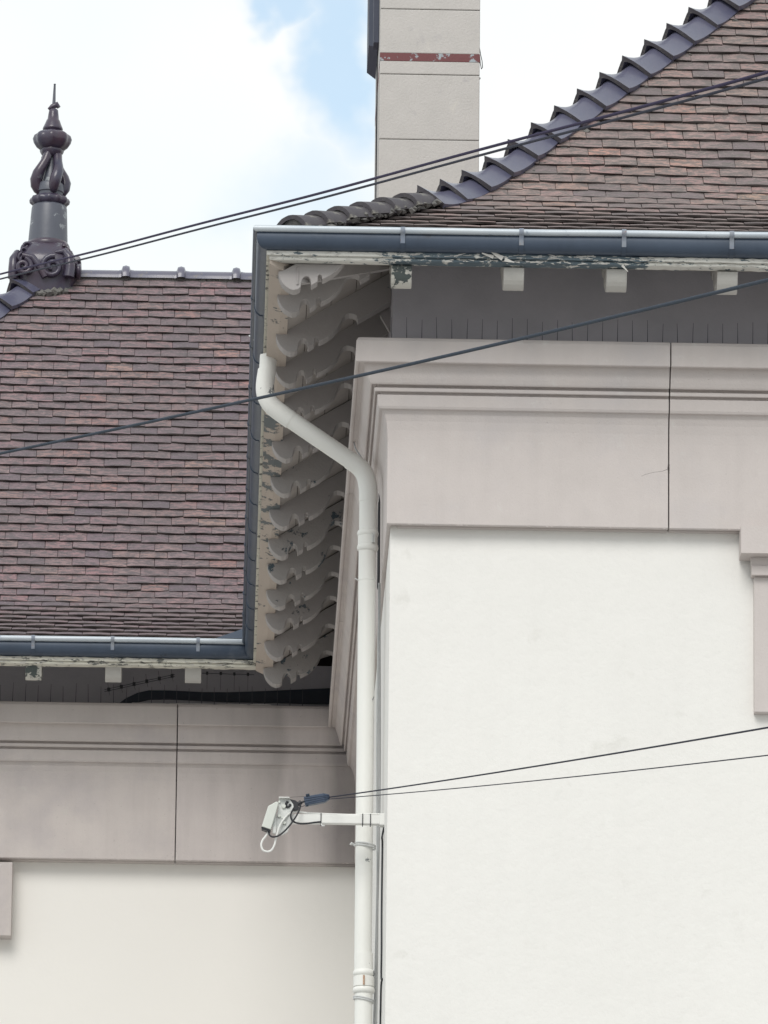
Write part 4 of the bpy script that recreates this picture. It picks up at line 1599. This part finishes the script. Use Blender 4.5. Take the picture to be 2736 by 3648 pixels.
jb = thing('junction_box', 'small tilted grey white junction box on the bracket end plate', 'box', (0.26, YA - 0.05, 10.07))
ex = Vector((0.30, 0, 0.954)).normalized()
poly = [(0.2165, 10.012), (0.2475, 10.117), (0.2890, 10.141), (0.3000, 10.134), (0.2625, 9.997)]
n = len(poly)
o = MB().add([(x, YA - 0.07, z) for x, z in poly] + [(x, YA - 0.02, z) for x, z in poly],
             [tuple(range(n)), tuple(range(n, 2 * n))[::-1]] + [(k, k + n, (k + 1) % n + n, (k + 1) % n) for k in range(n)][::1]).build('box_body', M_boxw, jb)
bv = o.modifiers.new('edge', 'BEVEL'); bv.width = 0.004; bv.segments = 3
MB().add([(0.2155, YA - 0.068, 10.010), (0.2620, YA - 0.068, 9.995), (0.2620, YA - 0.022, 9.995), (0.2155, YA - 0.022, 10.010),
          (0.2175, YA - 0.066, 10.000), (0.2600, YA - 0.066, 9.986), (0.2600, YA - 0.024, 9.986), (0.2175, YA - 0.024, 10.000)],
         [(0, 1, 2, 3), (7, 6, 5, 4), (0, 4, 5, 1), (1, 5, 6, 2), (2, 6, 7, 3), (3, 7, 4, 0)]).build('rubber_base', M_black, jb)
MB().box(0.272, 0.288, YA - 0.045, YA - 0.02, 9.985, 10.10).build('back_clip', M_galv, jb)

tc_ = thing('tension_clamp', 'dark navy wedge clamp gripping the drop cables beside the bracket plate', 'clamp', (0.49, YA, 10.165))
cb = MB()
# tapered body along the cable line
A, B_ = Vector((0.428, YA - 0.02, 10.152)), Vector((0.552, YA - 0.02, 10.178))
d = (B_ - A).normalized()
u = Vector((-d.z, 0, d.x))
for t0, t1, h0, h1, w in ((0.0, 0.80, 0.023, 0.022, 0.020), (0.80, 1.0, 0.022, 0.010, 0.018)):
    p, q_ = A.lerp(B_, t0), A.lerp(B_, t1)
    vs = []
    for pp, hh in ((p, h0), (q_, h1)):
        for s1 in (-1, 1):
            for s2 in (-1, 1):
                vs.append(pp + u * (hh * s1) + Vector((0, w * s2, 0)))
    cb.add(vs, [(0, 1, 3, 2), (4, 6, 7, 5), (0, 4, 5, 1), (2, 3, 7, 6), (0, 2, 6, 4), (1, 5, 7, 3)])
o = cb.build('clamp_body', M_bclamp, tc_)
bv = o.modifiers.new('edge', 'BEVEL'); bv.width = 0.003; bv.segments = 2
for s1 in (-0.55, 0.0, 0.55):
    rb = MB()
    rb.tube([A + u * (0.023 * s1) + Vector((0, -0.021, 0)), B_ + u * (0.012 * s1) + Vector((0, -0.019, 0))], 0.0028, 6)
    rb.build('clamp_rib', M_bclamp, tc_)
MB().tube([A + u * 0.026 + d * 0.012 + Vector((0, -0.018, 0)), A + u * 0.026 + d * 0.03 + Vector((0, -0.018, 0))], 0.0075, 8).build('clamp_lug', M_cableb, tc_)
MB().tube([A - u * 0.024 + d * 0.004 + Vector((0, -0.018, 0)), A - u * 0.024 + d * 0.014 + Vector((0, -0.018, 0))], 0.0065, 8).build('clamp_lug', M_cableb, tc_)
iw = MB()
iw.add([(0.356, YA - 0.03, 10.162), (0.384, YA - 0.03, 10.156), (0.392, YA - 0.03, 10.150), (0.402, YA - 0.03, 10.118), (0.388, YA - 0.03, 10.108), (0.372, YA - 0.03, 10.106), (0.374, YA - 0.03, 10.135),
        (0.356, YA, 10.162), (0.384, YA, 10.156), (0.392, YA, 10.150), (0.402, YA, 10.118), (0.388, YA, 10.108), (0.372, YA, 10.106), (0.374, YA, 10.135)],
       [tuple(range(7)), tuple(range(7, 14))[::-1]] + [(k, k + 7, (k + 1) % 7 + 7, (k + 1) % 7) for k in range(7)])
iw.tube([(0.395, YA - 0.015, 10.140), (0.412, YA - 0.015, 10.152)], 0.011, 10)
iw.tube([(0.408, YA - 0.015, 10.149), (0.432, YA - 0.018, 10.156)], 0.005, 8)
iw.tube([(0.405, YA - 0.02, 10.128), (0.418, YA - 0.02, 10.128), (0.430, YA - 0.02, 10.133)], 0.0015, 6)
iw.tube([(0.325, YA - 0.02, 10.168), (0.375, YA - 0.02, 10.176), (0.440, YA - 0.02, 10.180)], 0.0008, 5)
iw.build('clamp_tail', M_black, tc_)

wl_ = MB()
wl_.tube(spl([(0.250, YA - 0.045, 9.990), (0.238, YA - 0.05, 9.968), (0.222, YA - 0.05, 9.945), (0.216, YA - 0.05, 9.922), (0.224, YA - 0.05, 9.898), (0.245, YA - 0.05, 9.889), (0.266, YA - 0.05, 9.896), (0.281, YA - 0.05, 9.922),
              (0.290, YA - 0.05, 9.962), (0.305, YA - 0.05, 10.018), (0.330, YA - 0.045, 10.062), (0.356, YA - 0.03, 10.090), (0.39, YA - 0.01, 10.104), (0.44, YA, 10.100), (0.55, YA, 10.096), (0.68, YA, 10.094), (0.80, YA + 0.01, 10.102), (0.818, YA + 0.02, 10.09)], 5), 0.0052, 8)
tag(wl_.build('white_cable_loop', M_wsoft, None, smooth=True), 'white cable looping below the junction box and back along the arm', 'cable')
bl_ = MB()
bl_.tube(spl([(0.252, YA - 0.055, 9.992), (0.256, YA - 0.06, 9.972), (0.272, YA - 0.065, 9.961), (0.300, YA - 0.068, 9.966), (0.332, YA - 0.068, 9.992), (0.366, YA - 0.066, 10.034), (0.392, YA - 0.06, 10.078), (0.404, YA - 0.05, 10.108), (0.408, YA - 0.03, 10.136)], 5), 0.0045, 8)
tag(bl_.build('black_drop_loop', M_black, None, smooth=True), 'black cable hanging from the junction box up to the navy clamp', 'cable')
bl_ = MB()
bl_.tube(spl([(0.375, YA - 0.04, 10.115), (0.362, YA - 0.05, 10.085), (0.362, YA - 0.055, 10.060), (0.376, YA - 0.055, 10.042), (0.405, YA - 0.05, 10.034), (0.44, YA - 0.045, 10.036), (0.478, YA - 0.035, 10.044), (0.508, YA - 0.026, 10.050)], 5), 0.0045, 8)
tag(bl_.build('black_arm_cable', M_black, None, smooth=True), 'black cable curling under the white arm to its first tie', 'cable')

# ================================================================== overhead cables
def cable(name, label, a, b, r, m, sag=0.0, n=24, ra=None, wob=0.0, group=None):
    a, b = Vector(a), Vector(b)
    pts = []
    for i in range(n + 1):
        t = i / n
        p = a.lerp(b, t)
        p.z -= sag * 4 * t * (1 - t) + wob * math.sin(t * 31.0)
        pts.append(p)
    o = MB().tube(pts, r, 8).build(name, m, None, smooth=True)
    return tag(o, label, 'cable', group)


def ext(a, b, t0, t1):
    a, b = Vector(a), Vector(b)
    return a + (b - a) * t0, a + (b - a) * t1


a, b = ext((-1.143, 34, 12.039), (1.314, 17, 7.375), -0.50, 1.15)
cable('overhead_cable', 'upper of the two thin violet cables crossing the sky and chimney', a, b, 0.0046, M_cablev, 0.030, 80, wob=0.0016)
a, b = ext((-1.129, 33.6, 11.893), (1.314, 17, 7.36), -0.50, 1.15)
cable('overhead_cable', 'lower of the two thin violet cables crossing the sky and chimney', a, b, 0.0040, M_cable, 0.030, 80, wob=0.0013)
# the thicker cable passes closer to the camera on the right
pts = [(-0.989, 30, 10.022), (0.434, 25, 8.925), (1.544, 20, 7.774)]


def q3(p0, p1, p2, t1, n=40, lo=-0.4, hi=1.12):
    res = []
    p0, p1, p2 = map(Vector, (p0, p1, p2))
    for i in range(n + 1):
        t = lo + (hi - lo) * i / n
        l0 = (t - t1) * (t - 1) / ((0 - t1) * (0 - 1))
        l1 = t * (t - 1) / (t1 * (t1 - 1))
        l2 = t * (t - t1) / ((1 - t1) * 1)
        res.append(p0 * l0 + p1 * l1 + p2 * l2)
    return res


o = MB().tube(q3(*pts, 0.53), 0.0058, 10).build('overhead_cable', M_cableb, None, smooth=True)
tag(o, 'thicker slate blue cable crossing the left roof, gutter and right cornice', 'cable')
e0 = Vector((0.548, YA - 0.02, 10.177))
cable('drop_cable', 'upper thin black cable running from the navy clamp across the white wall', e0, e0 + (Vector((1.848, 24, 7.481)) - e0) * 1.1, 0.0034, M_cable, 0.010)
e1 = Vector((0.548, YA - 0.02, 10.168))
cable('drop_cable', 'lower thin black cable running from the navy clamp across the white wall', e1, e1 + (Vector((1.847, 24, 7.385)) - e1) * 1.1, 0.0022, M_cable, 0.012)

# ================================================================== cables clipped to the side wall
XW = 0.818
c_ = MB()
c_.tube(spl([(0.826, 36.74, 10.04), (XW, 36.74, 10.0), (XW - 0.003, 36.70, 9.975), (XW, 36.73, 9.95), (XW, 36.735, 9.82), (XW, 36.735, 9.60), (XW, 36.66, 9.40), (XW, 36.66, 9.262), (XW + 0.004, 36.62, 9.245), (XW, 36.66, 9.22), (XW, 36.73, 9.1), (XW, 36.76, 8.8), (XW, 36.76, 6.0), (XW, 36.76, 0.1)], 4), 0.0048, 8)
tag(c_.build('wall_cable', M_black, None, smooth=True), 'black cable clipped down the side wall below the bracket', 'cable')
c_ = MB()
c_.tube(spl([(0.799, 37.45, 12.00), (0.799, 37.60, 11.88), (0.802, 37.72, 11.75), (0.802, 37.70, 11.58), (0.800, 37.62, 11.50), (0.806, 37.50, 11.47), (0.802, 37.42, 11.52), (0.800, 37.42, 11.70), (0.798, 37.38, 11.90), (0.797, 37.40, 12.02)], 5), 0.0045, 8)
tag(c_.build('frieze_cable', M_black, None, smooth=True), 'dark slack cable looped on the frieze beside the pipe socket', 'cable')
for k, (yy, m_, lab) in enumerate(((37.02, M_gcable, 'grey painted cable running down just right of the downpipe'), (37.10, M_lcable, 'pale painted cable tied against the downpipe'))):
    c_ = MB()
    zz = [11.37, 11.1, 10.8, 10.5, 10.25, 10.04, 9.8, 9.6, 9.4, 9.2, 9.0, 8.0, 4.0, 0.1]
    pts = [(0.800 - 0.006 * math.sin(z * 2.3 + k * 2), yy + 0.03 * math.sin(z * 1.7 + k), z) for z in zz]
    c_.tube(spl(pts, 4), 0.0065 - 0.0012 * k, 8)
    tag(c_.build('wall_cable', m_, None, smooth=True), lab, 'cable')
c_ = MB()
c_.tube(spl([(0.655, 37.35, 12.30), (0.66, 37.33, 12.22), (0.672, 37.3, 12.15), (0.70, 37.28, 12.10), (0.725, 37.25, 12.03), (0.74, 37.25, 11.98)], 5), 0.0040, 8)
tag(c_.build('eaves_cable', M_gcable, None, smooth=True), 'thin grey cable curving over the cornice behind the upper pipe bend', 'cable')
c_ = MB()
c_.tube(spl([(0.118, 37.15, 12.72), (0.135, 37.12, 12.70), (0.150, 37.1, 12.67), (0.165, 37.1, 12.645), (0.178, 37.1, 12.615), (0.186, 37.12, 12.59)], 5), 0.0038, 8)
tag(c_.build('gutter_cable', M_lcable, None, smooth=True), 'short pale cable end hooked over the side gutter above the downpipe', 'cable')

# ================================================================== bird spikes
def spikes(label, par_loc, pts, h, lean, rr_, base=True, base_m=M_spike):
    t_ = thing('bird_spike_strip', label, 'bird spikes', par_loc, 'bird spike strips on the cornices')
    if base:
        MB().tube([p + Vector((0, 0, 0.002)) for p in pts], 0.0022, 6).build('base_strip', base_m, t_)
    for p in pts:
        dx = rr_.uniform(-0.004, 0.004)
        MB().tube([p, p + Vector((dx * 0.4, lean * 0.5, h * 0.55)), p + Vector((dx, lean, h * rr_.uniform(0.92, 1.1)))], [0.0024, 0.0017, 0.0011], 5).build('spike', base_m, t_)
        if base:
            MB().box(p.x - 0.006, p.x + 0.006, p.y - 0.004, p.y + 0.004, p.z - 0.001, p.z + 0.006).build('spike_foot', base_m, t_)
    return t_


rs = random.Random(3)
spikes('row of thin bird spikes standing on the right wing cornice', (1.8, 35.9, 12.32), [Vector((0.818 + 0.0745 * k, 35.90, 12.318)) for k in range(27)], 0.112, 0.0, rs)
spikes('row of thin bird spikes standing on the left wing cornice', (-0.4, 43.53, 12.3), [Vector((-1.30 + 0.0745 * k, 43.53, 12.318)) for k in range(25)], 0.112, 0.0, rs)
a, b = Vector((-0.685, 43.58, 12.405)), Vector((-0.27, 43.58, 12.505))
t_ = thing('fallen_spike_strip', 'loose bird spike strip lying askew between the two left rafter ends', 'bird spikes', (-0.47, 43.58, 12.4))
MB().tube([a + Vector((0, 0, 0.012)), b + Vector((0, 0, 0.012))], 0.0025, 6).build('base_strip', M_spike, t_)
MB().tube([a, b], 0.0025, 6).build('base_strip', M_spike, t_)
for k in range(6):
    p = a.lerp(b, 0.06 + k * 0.18)
    MB().box(p.x - 0.009, p.x + 0.009, p.y - 0.006, p.y + 0.004, p.z - 0.004, p.z + 0.018).build('clip', M_black, t_)
    MB().tube([p, p + Vector((-0.006, -0.01, 0.05))], 0.0014, 5).build('spike', M_spike, t_)
    MB().tube([p, p + Vector((0.008, -0.01, -0.03))], 0.0012, 5).build('spike', M_spike, t_)
a, b = Vector((-0.11, 43.60, 12.532)), Vector((0.20, 43.60, 12.528))
t_ = thing('fallen_spike_strip', 'loose bird spike strip hanging level beside the inner corner rafter end', 'bird spikes', (0.05, 43.6, 12.5))
MB().tube([a, b], 0.0025, 6).build('base_strip', M_spike, t_)
for k in range(4):
    p = a.lerp(b, 0.1 + k * 0.26)
    MB().box(p.x - 0.007, p.x + 0.007, p.y - 0.006, p.y + 0.004, p.z - 0.008, p.z + 0.010).build('clip', M_black, t_)
    MB().tube([p, p + Vector((0.0, -0.006, -0.10))], 0.0012, 5).build('spike', M_spike, t_)

# dark curved sheet set against the upper wall in the inner corner
mm_ = MB()
top = [(-0.655, 12.330), (-0.61, 12.36), (-0.556, 12.402), (-0.49, 12.435), (-0.424, 12.451), (-0.30, 12.452), (-0.10, 12.445), (0.05, 12.447), (0.3, 12.46), (0.55, 12.476), (0.80, 12.49)]
bot = [(0.80, 12.385), (0.55, 12.385), (0.3, 12.388), (0.05, 12.388), (-0.10, 12.392), (-0.30, 12.400), (-0.42, 12.395), (-0.49, 12.378), (-0.556, 12.355), (-0.61, 12.332), (-0.655, 12.322)]
q_ = top + bot
yw = YR + 0.098
n = len(q_)
mm_.add([(x, yw - 0.014, z) for x, z in q_] + [(x, yw + 0.01, z) for x, z in q_],
        [(k, k + 1, n - 2 - k, n - 1 - k) for k in range(len(top) - 1)] +
        [(k, k + n, (k + 1) % n + n, (k + 1) % n) for k in range(n)])
mm_.build('dark_wall_sheet', M_dark, rear)
